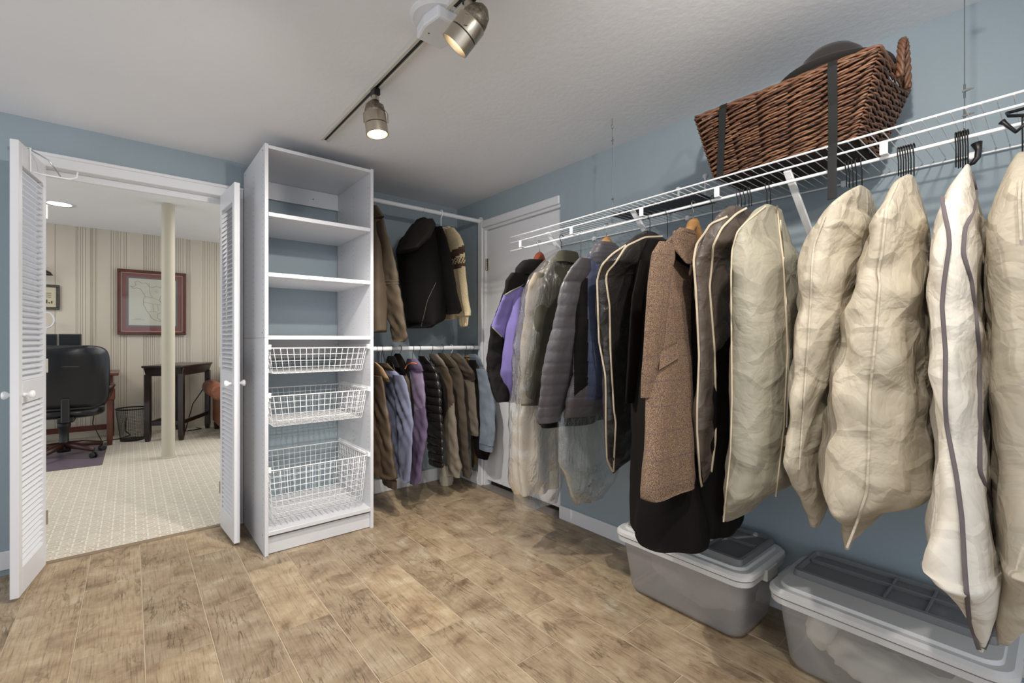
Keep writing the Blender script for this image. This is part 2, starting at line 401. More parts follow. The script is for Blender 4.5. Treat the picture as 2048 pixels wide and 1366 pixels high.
# side door in the right wall
struct(MB().box(WX-.018, WX, SY1, SY1+.055, 0, SH+.055).box(WX-.018, WX, SY0-.0, SY1, SH, SH+.055).build('trim_4', M['white'], bevel=.004))
struct(MB().box(WX+.0, WX+.1, SY1-.02, SY1, 0, SH).box(WX+.0, WX+.1, SY0, SY1-.02, SH-.02, SH).build('trim_5', M['white']))
dd = thing('door_3', (WX+.02, SY1-.02, .05), None, None); struct(dd)
MB().box(WX+.015, WX+.05, SY0+.004, SY1-.026, .055, SH-.026).build('door_slab', M['white'], dd, bevel=.003)
for z in (1.74, .28):
    h = MB()
    h.lathe([(.006, -.045), (.006, .045)], (WX+.008, SY1-.026, z), 10)
    for k in range(5): h.lathe([(.0075, -.006), (.0075, .006)], (WX+.008, SY1-.026, z-.036+k*.018), 10)
    h.box(WX+.004, WX+.0145, SY1-.05, SY1-.03, z-.045, z+.045)
    h.build('hinge', M['nickel'], dd)
struct(MB().box(WX-.03, WX+.1, SY0, SY1, -.005, .012).build('trim_6', mat('grey_threshold', (120, 112, 104), .4), bevel=.003))
struct(MB().box(WX+.06, WX+.12, SY0, SY1, .012, .06).build('dark_gap_strip', M['black']))  # black filler standing in for the darkness of the gap under the door

# ------------------------------------------------------------------ tiled floor
fl = thing('floor', (0, 0, 0), None, None); struct(fl)
MB().box(-1.9, WX+.1, -1.3, 3.36, -.03, -.0022).build('grout_bed', M['grout'], fl)
TW, TL, G = .2025, .608, .0035
offs = {-7: .2, -6: .4, -5: .05, -4: .33, -3: 2.27, -2: 2.68, -1: 2.35, 0: 1.98, 1: 2.08, 2: 2.20, 3: 1.856, 4: 2.06, 5: 2.32, 6: 2.19, 7: 1.912, 8: 1.6, 9: 1.7, 10: 1.5, 11: 1.3, -8: .1, -9: .3, -10: .5, -11: .1, -12: .4}
tile_mesh = {}
def tile(x0, x1, y0, y1):
    key = (round(x1-x0, 3), round(y1-y0, 3))
    if key not in tile_mesh:
        b = MB().box(-(x1-x0)/2, (x1-x0)/2, -(y1-y0)/2, (y1-y0)/2, -.008, 0)
        o = b.build('tile', M['tile'], None, bevel=.0012, world=False); tile_mesh[key] = o.data; o.parent = fl
    else:
        o = bpy.data.objects.new('tile', tile_mesh[key]); link(o, fl)
    o.location = ((x0+x1)/2, (y0+y1)/2, 0)
for k in range(-10, 9):
    xa = .445+k*TW+G/2; xb = min(xa+TW-G, WX)
    if xb-xa < .02: continue
    ph = offs.get(k, .3) % TL; y = ph-3*TL
    while y < 3.345:
        ya, yb = max(y, -.9), min(y+TL-G, 3.345)
        if yb-ya > .03: tile(xa, xb, ya, yb)
        y += TL
struct(MB().box(DX0, DX1, 3.335, 3.375, -.004, .004).build('trim_8', mat('threshold_strip', (140, 120, 96), .5, var=.2), bevel=.002))

# ------------------------------------------------------------------ office beyond the doorway
struct(MB().box(-2.6, 3.2, 3.36, OY+.1, -.03, .0).build('floor', M['carpet']))
wp = thing('wall_office', (0, OY, 0), None, None); struct(wp)
MB().box(-2.6, 3.2, OY+.012, OY+.1, 0, OZ).build('backing', mat('panel_groove', (182, 172, 155), .8), wp)
us = [60, 75, 82, 90, 110, 152, 155.5, 161, 165, 171, 181, 184, 188.5, 222, 227, 232, 236, 241, 248, 252.5, 287, 290, 293.5, 297, 301, 305, 309, 314, 318, 338, 343, 350, 353, 357, 361, 366, 373, 376, 380, 406, 410, 415, 419, 424, 429, 433, 470]
xs = [-2.6, -2.2, -1.9, -1.5, -1.2]+[pY(u, 600, OY).x for u in us]+[1.4, 1.9, 2.5, 3.2]
for i, (a, b) in enumerate(zip(xs, xs[1:])):
    if b-a < .012: continue
    pr = .008 if (b-a) > .05 else .005
    MB().box(a+.0015, b-.0015, OY+.012-pr, OY+.014, 0, OZ).build('panel', M['panel'], wp, bevel=.0015)
xb = pY(188.5, 600, OY).x
MB().box(xb-.008, xb+.01, OY-.01, OY+.01, 0, OZ).build('batten', M['post'], wp, bevel=.003)
struct(MB().box(-2.6, 3.2, OY-.02, OY, .0, .10).build('baseboard_office', M['post'], bevel=.003))
xl = pY(110, 600, OY)
dl = thing('ceiling_light', tuple(pZ(120, 408, 2.1)*0+Vector((-.535, 6.28, OZ))), 'round lit recessed downlight in the white office ceiling', 'light')
MB().lathe([(.09, -.004), (.115, -.006), (.115, 0), (.09, 0)], (-.535, 6.28, OZ), 32, cap=False).build('trim_ring', M['white'], dl, smooth=True)
MB().lathe([(.0, -.003), (.09, -.003), (.09, 0)], (-.535, 6.28, OZ), 32).build('lens', M['oglow'], dl)
po = MB().lathe([(.062, 0), (.062, .012), (.054, .014), (.054, OZ)], (.284, 5.61, 0), 32).build('support_post', M['post'], angle=.6)
tag(po, 'round cream painted steel support post on the carpet inside the doorway', 'post')

# map picture
mpT = thing('framed_map', (.21, OY-.0, 1.6), 'large framed antique map with red mat on the panelled wall', 'picture')
x0, x1, z0, z1 = -.126, .56, 1.215, 2.02; y = OY-.012
def frame_bars(root, x0, x1, z0, z1, y, wd, th, m, name='frame'):
    b = MB()
    for (a, b0, c, d) in ((x0, x1, z0, z0+wd), (x0, x1, z1-wd, z1), (x0, x0+wd, z0+wd, z1-wd), (x1-wd, x1, z0+wd, z1-wd)):
        b.box(a, b0, y-th, y, c, d)
    return b.build(name, m, root, bevel=wd*.12)
frame_bars(mpT, x0, x1, z0, z1, y, .035, .035, M['cherry'])
frame_bars(mpT, x0+.033, x1-.033, z0+.033, z1-.033, y, .014, .026, mat('frame_inner_lip', (150, 130, 118), .35), 'inner_frame')
MB().box(x0+.04, x1-.04, y-.01, y, z0+.04, z1-.04).build('mat_board', mat('red_mat_board', (140, 62, 62), .6), mpT)
MB().box(x0+.085, x1-.085, y-.013, y, z0+.095, z1-.085).build('mat_line', mat('grey_mat_line', (104, 102, 102), .6), mpT)
mx0, mx1, mz0, mz1 = x0+.108, x1-.108, z0+.118, z1-.105
MB().box(mx0, mx1, y-.016, y, mz0, mz1).build('map_sheet', mat('map_paper', (222, 220, 208), .7, var=.06, vs=8), mpT)
coast = [(.03, .83), (.10, .82), (.15, .86), (.12, .92), (.2, .94), (.28, .9), (.36, .92), (.42, .84), (.5, .82), (.58, .86), (.66, .82), (.72, .86), (.8, .84), (.86, .88), (.9, .8), (.84, .74), (.78, .78), (.72, .7), (.66, .62), (.64, .55), (.68, .5), (.74, .56), (.78, .62), (.86, .6), (.93, .5), (.88, .44), (.84, .38), (.78, .3), (.76, .22), (.74, .26), (.66, .28), (.6, .24), (.6, .16), (.66, .12), (.72, .08), (.6, .1), (.52, .13), (.46, .18), (.42, .26), (.38, .3), (.34, .38), (.3, .45), (.3, .55), (.34, .62), (.3, .7), (.24, .78), (.16, .8), (.1, .78), (.03, .83)]
def mp_(a, b): return Vector((mx0+(mx1-mx0)*a, y-.0165, mz0+(mz1-mz0)*b))
ct = MB().tube([mp_(*p) for p in coast], .0022, 4)
for ln in ([(.34, .62), (.5, .6), (.64, .55)], [(.31, .5), (.5, .47), (.72, .45)], [(.42, .92), (.44, .7), (.5, .6)], [(.4, .3), (.55, .3), (.62, .26)], [(.5, .47), (.52, .3)], [(.55, .74), (.62, .76), (.6, .7), (.55, .74)], [(.6, .47), (.62, .32)], [(.64, .55), (.7, .5), (.76, .48)], [(.08, .12), (.34, .12)], [(.14, .15), (.26, .15)]):
    ct.tube([mp_(*p) for p in ln], .0013, 4)
ct.build('coastline', mat('map_ink', (150, 148, 140), .8), mpT)
MB().box(x0+.04, x1-.04, y-.0215, y-.0195, z0+.04, z1-.04).build('glass', M['glass'], mpT)
# small picture
a = pY(70, 568, OY); b_ = pY(120, 620, OY)
sp = thing('framed_print', ((a.x+b_.x)/2, OY, b_.z), 'small dark framed parchment print on wall above the monitors', 'picture')
frame_bars(sp, a.x, b_.x, b_.z, a.z, OY-.012, .03, .02, mat('dark_patterned_frame', (70, 66, 52), .5, var=.6, vs=40))
MB().box(a.x+.03, b_.x-.03, OY-.022, OY-.012, b_.z+.03, a.z-.03).build('print_sheet', mat('parchment', (200, 190, 162), .7, var=.1), sp)
pr = MB()
cxm = (a.x+b_.x)/2
for k in range(3): pr.box(cxm-.01, b_.x-.07, OY-.0235, OY-.022, a.z-.10-k*.022, a.z-.095-k*.022)
for k in range(14):
    xx = a.x+.05+k*.02
    if xx < b_.x-.06: pr.box(xx, xx+.011, OY-.0235, OY-.022, b_.z+.07, b_.z+.085+.014*((k*7) % 3))
pr.build('printed_marks', mat('print_ink', (70, 62, 48), .8), sp)['kind'] = 'stuff'
# desk
dk = thing('desk', (-.75, 6.7, 0), 'cherry wood office desk with square legs behind the leather chair', 'desk')
MB().box(-1.5, -.1, 6.62, 7.36, .76, .79).build('desktop', M['cherry'], dk, bevel=.006)
MB().box(-1.45, -.16, 6.67, 6.69, .66, .76).box(-.17, -.15, 6.67, 7.33, .6, .76).build('apron', M['cherry'], dk, bevel=.003)
for lx, ly in ((-.205, 6.66), (-1.46, 6.66), (-.205, 7.28), (-1.46, 7.28)):
    MB().lathe([(.03, 0), (.036, .06), (.036, .76)], (lx+.03, ly+.03, 0), 4).build('leg', M['cherry'], dk, bevel=.004)
MB().box(-1.45, -.17, 7.2, 7.23, .1, .16).build('stretcher', M['cherry'], dk, bevel=.004)
MB().box(-.20, -.13, 6.62, 6.76, .5, .62).build('drawer_block', M['cherry'], dk, bevel=.006)
for (u0, u1, vt, Yy, nm) in ((60, 116, 668, 7.0, 'wide black computer monitor standing on the desk, left of the pair'), (116.5, 164, 668, 7.0, 'black computer monitor on the desk nearer the map, right of the pair')):
    A = pY(u0, vt, Yy); B = pY(u1, vt, Yy)
    mo = thing('monitor', ((A.x+B.x)/2, Yy, .79), nm, 'monitor')
    zt = (A.z+B.z)/2
    MB().box(A.x, B.x-.004, Yy, Yy+.03, zt-.3, zt).build('casing', mat('monitor_black', (40, 42, 44), .4), mo, bevel=.005)
    MB().box(A.x+.012, B.x-.016, Yy-.003, Yy+.002, zt-.28, zt-.012).build('screen', mat('dark_screen', (30, 32, 34), .15), mo)
    MB().box((A.x+B.x)/2-.03, (A.x+B.x)/2+.03, Yy+.01, Yy+.04, .8, zt-.2).box((A.x+B.x)/2-.1, (A.x+B.x)/2+.1, Yy-.06, Yy+.1, .79, .802).build('stand', M['black'], mo)
# white ring lamp and dark sconce at the left edge of the opening
A = pY(93, 640, 7.2)
rl = thing('desk_lamp', (A.x, 7.2, .79), 'white ring shaped desk lamp standing behind the monitors', 'lamp')
MB().tube([A+Vector((math.cos(t)*.06, 0, math.sin(t)*.085)) for t in [i*math.pi/12 for i in range(24)]], .008, 8, closed=True).build('lamp_ring', M['white'], rl, smooth=True)
MB().tube([A+Vector((0, 0, -.085)), A+Vector((-.03, 0, -.3)), Vector((A.x-.03, 7.2, .8))], .007).lathe([(.06, 0), (.06, .012), (.01, .02)], (A.x-.03, 7.2, .79), 20).build('lamp_stand', M['white'], rl)
A = pY(88, 550, 7.28)
sl = thing('wall_sconce', (A.x, OY, A.z), 'dark metal cone shade lamp on wall above small print', 'lamp')
MB().lathe([(.075, 0), (.055, .035), (.02, .06), (.0, .065)], A, 24).build('lamp_shade', M['espresso'], sl, smooth=True)
MB().tube([A+Vector((0, 0, .06)), A+Vector((0, .02, .1)), Vector((A.x, OY-.01, A.z+.1))], .007).build('arm', M['espresso'], sl)

# office chair
oc = thing('office_chair', (-.50, 6.25, 0), 'black leather executive office chair seen from behind on wooden star base', 'chair')
def pillow(cx, cy, cz, hx, hy, hz, n=20, e=3.2, wr=.006, seed=0, lean=0, bow=0):
    rows = []
    for i in range(n+1):
        ph = -math.pi/2+math.pi*i/n; row = []
        for j_ in range(2*n):
            t = 2*math.pi*j_/(2*n)
            sg = lambda q, p: math.copysign(abs(q)**(2/p), q)
            x = hx*sg(math.cos(ph), e)*sg(math.cos(t), e); yv = hy*sg(math.cos(ph), 2.2)*sg(math.sin(t), 2.2); z = hz*sg(math.sin(ph), e)
            d = wr*noise.noise(Vector((x*9+seed, yv*9, z*9)))
            yv += d+lean*z+bow*(x/hx)**2
            row.append((cx+x, cy+yv, cz+z))
        rows.append(row)
    return rows
bk = MB().grid(pillow(-.47, 6.0, .80, .315, .05, .30, wr=.03, lean=-.12, bow=.06, seed=3, e=5.5), wrap=True).build('backrest', M['bleather'], oc, smooth=True)
MB().grid(pillow(-.47, 6.03, .985, .27, .055, .105, wr=.02, lean=-.12, bow=.06, seed=8, e=5), wrap=True).build('headrest', M['bleather'], bk, smooth=True)
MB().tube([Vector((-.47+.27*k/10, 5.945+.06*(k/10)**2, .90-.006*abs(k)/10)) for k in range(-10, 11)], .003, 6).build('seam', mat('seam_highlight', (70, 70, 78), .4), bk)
MB().grid(pillow(-.47, 6.3, .45, .27, .27, .065, wr=.01), wrap=True).build('seat', M['bleather'], oc, smooth=True)
MB().box(-.53, -.41, 5.99, 6.2, .37, .42).box(-.5, -.44, 5.96, 6.02, .37, .6).build('back_bracket', M['black'], oc, bevel=.01)
MB().lathe([(.05, .36), (.05, .30), (.035, .28), (.035, .14), (.05, .13), (.05, .06)], (-.5, 6.25, 0), 20).build('gas_column', M['black'], oc, smooth=True)
for k in range(5):
    a_ = math.radians(28+72*k); dx, dy = math.cos(a_), math.sin(a_)
    c0 = Vector((-.5, 6.25, .125)); c1 = Vector((-.5+dx*.31, 6.25+dy*.31, .085))
    lg = MB().tube([c0, (c0+c1)/2+Vector((0, 0, .008)), c1], [.034, .03, .02], 8).build('leg', M['chairwood'], oc, smooth=True)
    cs = MB(); e_ = c1+Vector((0, 0, -.053)); sx = Vector((-dy, dx, 0))
    for s_ in (-1, 1): cs.lathe([(.02, -.009), (.028, -.006), (.028, .006), (.02, .009)], e_+sx*s_*.015, 16, axis=sx)
    cs.tube([c1+Vector((0, 0, -.01)), e_], .008)
    cs.build('caster', M['black'], lg)
for s_ in (-1, 1):
    MB().tube([Vector((-.47+s_*.30, 6.05, .68)), Vector((-.47+s_*.33, 6.2, .69)), Vector((-.47+s_*.32, 6.38, .67)), Vector((-.47+s_*.3, 6.42, .58)), Vector((-.47+s_*.22, 6.36, .42))], [.02, .024, .024, .018, .018], 10).build('armrest', M['chairwood'], oc, smooth=True)
cm = MB().prism([(-1.4, 5.72), (-.22, 5.66), (-.20, 5.68), (-.19, 6.88), (-1.4, 6.9)], .001, .006, lambda a, b, h: (a, b, h)).build('chair_mat', M['mat'])
tag(cm, 'purple-grey plastic floor mat under the office chair', 'mat')
# wastebasket
wbk = thing('wastebasket', (.015, 6.86, 0), 'black wire mesh wastebasket between desk and dark side table', 'bin')
b = MB(); n = 44
for k in range(n):
    a_ = 2*math.pi*k/n; b.tube([(.015+math.cos(a_)*.105, 6.86+math.sin(a_)*.105, .01), (.015+math.cos(a_)*.145, 6.86+math.sin(a_)*.145, .36)], .0011, 3)
for k in range(22):
    z = .01+k*.0165; r = .105+.04*z/.35; b.tube([(.015+math.cos(t)*r, 6.86+math.sin(t)*r, z) for t in [i*math.pi/14 for i in range(28)]], .0011, 3, closed=True)
b.build('mesh_wall', M['black'], wbk)['kind'] = 'stuff'
MB().tube([(.015+math.cos(t)*.147, 6.86+math.sin(t)*.147, .365) for t in [i*math.pi/18 for i in range(36)]], .007, 8, closed=True).build('rim', M['black'], wbk, smooth=True)
MB().lathe([(.0, .0), (.108, .0), (.108, .02), (.0, .006)], (.015, 6.86, 0), 32).build('base', M['black'], wbk)
# dark side table
L = [Vector((.135, 6.615, 0)), Vector((.45, 6.47, 0)), Vector((.79, 7.16, 0)), Vector((.475, 7.31, 0))]
st = thing('side_table', tuple((L[0]+L[2])/2), 'espresso brown wooden console table with tapered legs behind the cream post', 'table')
cen = (L[0]+L[2])/2
def off(p, k): return cen+(p-cen)*k
tp = MB()
P_ = [off(p, 1.14) for p in L]
tp.prism([(p.x, p.y) for p in P_], .835, .86, lambda a, b, h: (a, b, h))
tp.build('tabletop', M['espresso'], st, bevel=.006)
for i in range(4):
    q0, q1 = off(L[i], 1.0), off(L[(i+1) % 4], 1.0)
    up = (q1-q0).normalized(); nr = Vector((up.y, -up.x, 0))
    a_ = MB(); cyc = [(0, .835, .03), (0, .77, .0)]
    a_.v += [q0+nr*.028+Vector((0, 0, .835)), q1+nr*.028+Vector((0, 0, .835)), q1+Vector((0, 0, .74)), q0+Vector((0, 0, .74)), q0-nr*.01+Vector((0, 0, .835)), q1-nr*.01+Vector((0, 0, .835)), q1-nr*.015+Vector((0, 0, .74)), q0-nr*.015+Vector((0, 0, .74))]
    for q in ((0, 1, 2, 3), (7, 6, 5, 4), (0, 4, 5, 1), (1, 5, 6, 2), (2, 6, 7, 3), (3, 7, 4, 0)): a_.face(list(q))
    a_.build('apron', M['espresso'], st)
    lp = off(L[i], .95); ux = up*.026; uy = nr*.026
    lg = MB(); 
    for zz, s_ in ((0, .6), (.07, .85), (.07, 1), (.76, 1.0)): pass
    lg.obox(lp+Vector((0, 0, .41)), ux, uy, (0, 0, .35)); lg.v += [lp+ux*s1*.7+uy*s2*.7 for s1, s2 in ((-1, -1), (1, -1), (1, 1), (-1, 1))]+[lp+ux*s1+uy*s2+Vector((0, 0, .06)) for s1, s2 in ((-1, -1), (1, -1), (1, 1), (-1, 1))]
    for q in ((3, 2, 1, 0), (0, 1, 5, 4), (1, 2, 6, 5), (2, 3, 7, 6), (3, 0, 4, 7)): lg.face([8+k for k in q])
    lg.build('leg', M['espresso'], st)
for i in (0, 1, 3):
    MB().bar(off(L[i], .94)+Vector((0, 0, .2)), off(L[(i+1) % 4], .94)+Vector((0, 0, .2)), .02, .045).build('stretcher', M['espresso'], st, bevel=.003)
tag(MB().tube([(.78, 7.2, .72), (.76, 7.05, .6), (.6, 6.98, .35), (.52, 6.95, .02), (.56, 7.05, .01), (.7, 7.1, .01), (.66, 7.25, .01)], .006, 6).build('power_cord', M['black'], smooth=True), 'black cord trailing down to the floor behind the side table', 'cord')
tag(MB().tube([(-.3, 7.1, .5), (-.33, 7.05, .2), (-.25, 6.95, .01), (-.1, 6.98, .01), (.0, 7.15, .01), (-.05, 7.3, .05), (-.04, 7.36, .2)], .006, 6).build('power_cord', M['black'], smooth=True), 'black cable looping on the carpet beneath the desk', 'cord')
# sofa
so = thing('sofa', (1.2, 6.6, 0), 'brown leather sofa with rolled arm at right side of the doorway', 'sofa')
def roll(cx, cz, r0, y0, y1, n=24):
    rows = []
    for yy, rr in ((y0, r0*.55), (y0+.0, r0*.85), (y0+.015, r0), (y1-.015, r0), (y1, r0*.8)):
        rows.append([(cx+math.cos(2*math.pi*k/n)*rr, yy, cz+math.sin(2*math.pi*k/n)*rr) for k in range(n)])
    return rows
am = MB().grid(roll(.80, .545, .095, 6.22, 7.1), wrap=True)
am.face([am.v.index(am.v[i]) for i in range(24)][::-1])
am.build('arm_roll', M['sofa'], so, smooth=True)
MB().box(.82, .98, 6.24, 7.1, .09, .58).build('arm_panel', M['sofa'], so, bevel=.03, seg=3)
MB().box(.98, 2.2, 6.3, 7.1, .09, .3).build('sofa_base', M['sofa'], so, bevel=.02, seg=2)
MB().box(.98, 1.6, 6.28, 6.95, .3, .46).build('seat_cushion', M['sofa'], so, bevel=.04, seg=3)
MB().box(1.6, 2.2, 6.28, 6.95, .3, .46).build('seat_cushion', M['sofa'], so, bevel=.04, seg=3)
MB().box(.95, 2.2, 6.92, 7.2, .09, .88).build('backrest', M['sofa'], so, bevel=.06, seg=3)
for k in range(9):
    t = math.radians(30+k*33); MB().lathe([(.006, 0), (.003, .004)], (.80+.07*math.cos(t), 6.216, .545+.07*math.sin(t)), 8, axis=(0, -1, 0)).build('stud', M['zip'], so)
for lx, ly in ((.86, 6.3), (.86, 7.04), (2.1, 6.35), (2.1, 7.04)):
    MB().lathe([(.025, 0), (.035, .09)], (lx, ly, 0), 12).build('foot', M['espresso'], so)
# ------------------------------------------------------------------ louvered doors of the doorway
def louver_door(name, hinge, free, side):
    hx, hy = hinge; fx, fy = free; Lg = math.hypot(fx-hx, fy-hy); rz = math.atan2(fy-hy, fx-hx)
    o = thing(name, (hx, hy, 0), None, None, rz=rz); struct(o)
    T = .0145; z0, z1 = .015, 2.03; sw = .043
    def bx(n, x0, x1, a, b): return MB().box(x0, x1, -T, T, a, b).build(n, M['white'], o, bevel=.002, world=False)
    bx('stile', 0, sw, z0, z1); bx('stile', Lg-sw, Lg, z0, z1)
    bx('rail', sw, Lg-sw, z0, .135); bx('rail', sw, Lg-sw, .865, .965); bx('rail', sw, Lg-sw, 1.93, z1)
    me = MB().obox((0, 0, 0), ((Lg-2*sw)/2+.002, 0, 0), (0, .0135, -.011*side), (0, .0015, .0025)).build('louver', M['white'], o, world=False)
    first = True
    for a, b in ((.135, .865), (.965, 1.93)):
        n = int((b-a)/.0265)
        for k in range(n):
            z = a+(b-a)*(k+.5)/n
            if first: s = me; first = False
            else: s = bpy.data.objects.new('louver', me.data); link(s, o)
            s.location = (Lg/2, 0, z)
    for s_ in (-1, 1):
        MB().lathe([(.011, 0), (.008, .006), (.007, .014), (.015, .022), (.019, .03), (.016, .037), (.006, .04)], (Lg-.05, T*s_, .905), 20, axis=(0, s_, 0)).build('knob', M['knob'], o, world=False, smooth=True)
    h = MB()
    for z in (.25, 1.02, 1.8): h.lathe([(.006, -.035), (.006, .035)], (-.004, T*side, z), 8)
    h.build('hinge', M['nickel'], o, world=False)
    return o
louver_door('door_1', (-.343, 3.30), (-.392, 2.94), 1)
louver_door('door_2', (.436, 3.30), (.458, 2.955), -1)
# over-door hook on the left leaf
vh = thing('over_door_hook', (-.375, 3.05, 2.0), 'white wire over-door hook on top of left louvered door', 'hook')
A = Vector((-.378, 3.06, 0))
MB().tube([A+Vector((-.022, 0, 1.9)), A+Vector((-.022, 0, 2.038)), A+Vector((.022, 0, 2.038)), A+Vector((.022, 0, 1.93)), A+Vector((.06, .0, 1.925)), A+Vector((.15, .03, 1.93)), A+Vector((.175, .035, 1.945)), A+Vector((.178, .036, 1.972))], .004, 8).build('hook_arm', M['wire'], vh, smooth=True)
MB().tube([A+Vector((.022, 0, 2.03)), A+Vector((.08, .01, 2.0)), A+Vector((.12, .025, 1.935))], .003, 8).build('brace', M['chrome'], vh, smooth=True)

# ------------------------------------------------------------------ shelf cabinet
X0, X1, Y0, Y1, H = .547, 1.146, 2.71, 3.30, 2.195
cb = thing('shelf_cabinet', ((X0+X1)/2, (Y0+Y1)/2, 0), 'tall white laminate cabinet with open shelves and wire basket drawers', 'cabinet')
t = .018
ml = M['melamine']
for x in (X0, X1-t):
    MB().box(x, x+t, Y0, Y1, 1.1615, H).build('side_panel', ml, cb, bevel=.0012)
    MB().box(x, x+t, Y0, Y1, 0, 1.1605).build('side_panel', ml, cb, bevel=.0012)
MB().box(X0+t, X1-t, Y0+.0, Y1, H-t-.006, H-.006).build('top_panel', ml, cb, bevel=.0012)
for z in (1.822, 1.50): MB().box(X0+t+.001, X1-t-.001, Y0+.002, Y1-.02, z-.011, z+.011).build('shelf', ml, cb, bevel=.0015)
MB().box(X0+t, X1-t, Y0, Y1, 1.152, 1.174).build('shelf', ml, cb, bevel=.0012)
MB().box(X0+t, X1-t, Y0, Y1, .105, .127).build('bottom_shelf', ml, cb, bevel=.0012)
MB().box(X0+t, X1-t, Y0+.02, Y0+.036, 0.003, .09).build('kick_board', ml, cb, bevel=.0012)
MB().box(X0+t, X1-t, Y0+.05, Y0+.06, 0.09, .105).build('kick_cleat', ml, cb)
MB().box(X0+t, X1-t, Y1-.018, Y1-.002, 2.06, 2.17).build('back_cleat', ml, cb, bevel=.001)
MB().box(X0+t, X1-t, Y1-.018, Y1-.002, 1.03, 1.15).build('back_cleat', ml, cb, bevel=.001)
hl = MB()
for yy in (Y0+.04, Y0+.28, Y1-.09):
    z = .2
    while z < 2.12:
        if not (1.1 < z < 1.22):
            hl.lathe([(.0022, 0), (.0022, .0006)], (X1-t, yy, z), 6, axis=(-1, 0, 0))
            hl.lathe([(.0022, 0), (.0022, .0006)], (X0, yy, z), 6, axis=(-1, 0, 0))
        z += .032
for yy, z in ((Y0+.05, 2.17), (Y1-.05, 2.17), (Y0+.05, .1), (Y1-.05, .1), (Y0+.06, 1.19)):
    hl.lathe([(.004, 0), (.004, .0008)], (X0, yy, z), 8, axis=(-1, 0, 0))
hl.lathe([(.004, 0), (.004, .001)], (.96, Y1-.018, 2.11), 8, axis=(0, -1, 0))
hl.build('peg_holes', M['hole'], cb)['kind'] = 'stuff'
# wire baskets (drawers of the cabinet)
def basket(zr, zb, inset=.0):
    x0, x1, y0, y1 = X0+t+.012, X1-t-.012, Y0+.02, Y1-.06
    bs = bpy.data.objects.new('wire_basket', None); bs.empty_display_size = .05; link(bs, cb); bs.location = Vector(((x0+x1)/2, (y0+y1)/2, zb))-wloc(cb)
    r = .0015
    def rect(z, k, rr=.02):
        X_0, X_1, Y_0, Y_1 = x0+k, x1-k, y0+k, y1-k; pts = []
        for cx_, cy_, a0 in ((X_1-rr, Y_1-rr, 0), (X_0+rr, Y_1-rr, 90), (X_0+rr, Y_0+rr, 180), (X_1-rr, Y_0+rr, 270)):
            for q in range(5):
                a_ = math.radians(a0+q*22.5); pts.append((cx_+rr*math.cos(a_), cy_+rr*math.sin(a_), z))
        return pts
    b = MB().tube(rect(zr, 0), .0032, 8, closed=True)
    b.build('rim', M['wire'], bs, smooth=True)
    b = MB(); tp = .026
    nz = max(3, round((zr-zb)/.033))
    for i in range(1, nz):
        f = i/nz; b.tube(rect(zr+(zb-zr)*f, tp*f), r, 5, closed=True)
    nx = 15; ny = 15
    for i in range(nx+1):
        f = .03+.94*i/nx; xa = x0+(x1-x0)*f; xb_ = x0+tp+(x1-x0-2*tp)*f
        b.tube([(xa, y0, zr), (xb_, y0+tp-.006, zb+.006), (xb_, y0+tp, zb), (xb_, y1-tp, zb), (xb_, y1-tp+.006, zb+.006), (xa, y1, zr)], r, 5)
        ya = y0+(y1-y0)*f; yb_ = y0+tp+(y1-y0-2*tp)*f
        b.tube([(x0, ya, zr), (x0+tp-.006, yb_, zb+.006), (x0+tp, yb_, zb), (x1-tp, yb_, zb), (x1-tp+.006, yb_, zb+.006), (x1, ya, zr)], r, 5)
    b.build('wire_grid', M['wire'], bs, smooth=True)['kind'] = 'stuff'
    for xx, s_ in ((X0+t, 1), (X1-t, -1)):
        MB().box(min(xx, xx+s_*.013), max(xx, xx+s_*.013), y0-.01, y1+.02, zr+.004, zr+.008).box(min(xx, xx+s_*.002), max(xx, xx+s_*.002), y0-.01, y1+.02, zr-.012, zr+.02).box(min(xx, xx+s_*.015), max(xx, xx+s_*.015), y0-.012, y0+.012, zr-.006, zr+.02).build('runner', M['wire'], bs)
basket(1.105, .965); basket(.845, .675); basket(.445, .165)

# ------------------------------------------------------------------ rods in the alcove
def rod(z, nm):
    r = thing('closet_rod', (1.64, 2.97, z), nm, 'rod')
    MB().lathe([(.016, .0), (.016, WX-X1-.004)], (X1+.002, 2.97, z), 20, axis=(1, 0, 0)).build('rod_tube', M['white'], r, angle=.6)
    for xx, s_ in ((X1+.001, 1), (WX-.001, -1)):
        MB().lathe([(.034, 0), (.034, .006), (.02, .009), (.02, .022)], (xx, 2.97, z), 20, axis=(s_, 0, 0)).build('flange', M['white'], r, angle=.5)
        MB().lathe([(.004, 0), (.004, .001)], (xx+s_*.0095, 2.97-.022, z+.012), 8, axis=(s_, 0, 0)).build('screw', M['hole'], r)
rod(2.09, 'upper white closet rod between the cabinet and the corner wall')
rod(1.09, 'lower white closet rod between the cabinet and corner wall')
# pipe stub
c0 = pZ(893, 968, .0)
ps = thing('pipe_stub', (c0.x, c0.y, 0), 'short cream plastic pipe stub on the floor under alcove clothes', 'pipe')
MB().lathe([(.05, 0), (.05, .02), (.056, .022), (.056, .07), (.052, .072)], (c0.x, c0.y, 0), 24).build('pipe_collar', M['post'], ps, angle=.6)
MB().lathe([(.05, .07), (.05, .10), (.046, .13), (.03, .15), (0, .155)], (c0.x, c0.y, 0), 24).build('pipe_cap', M['post'], ps, angle=.6)

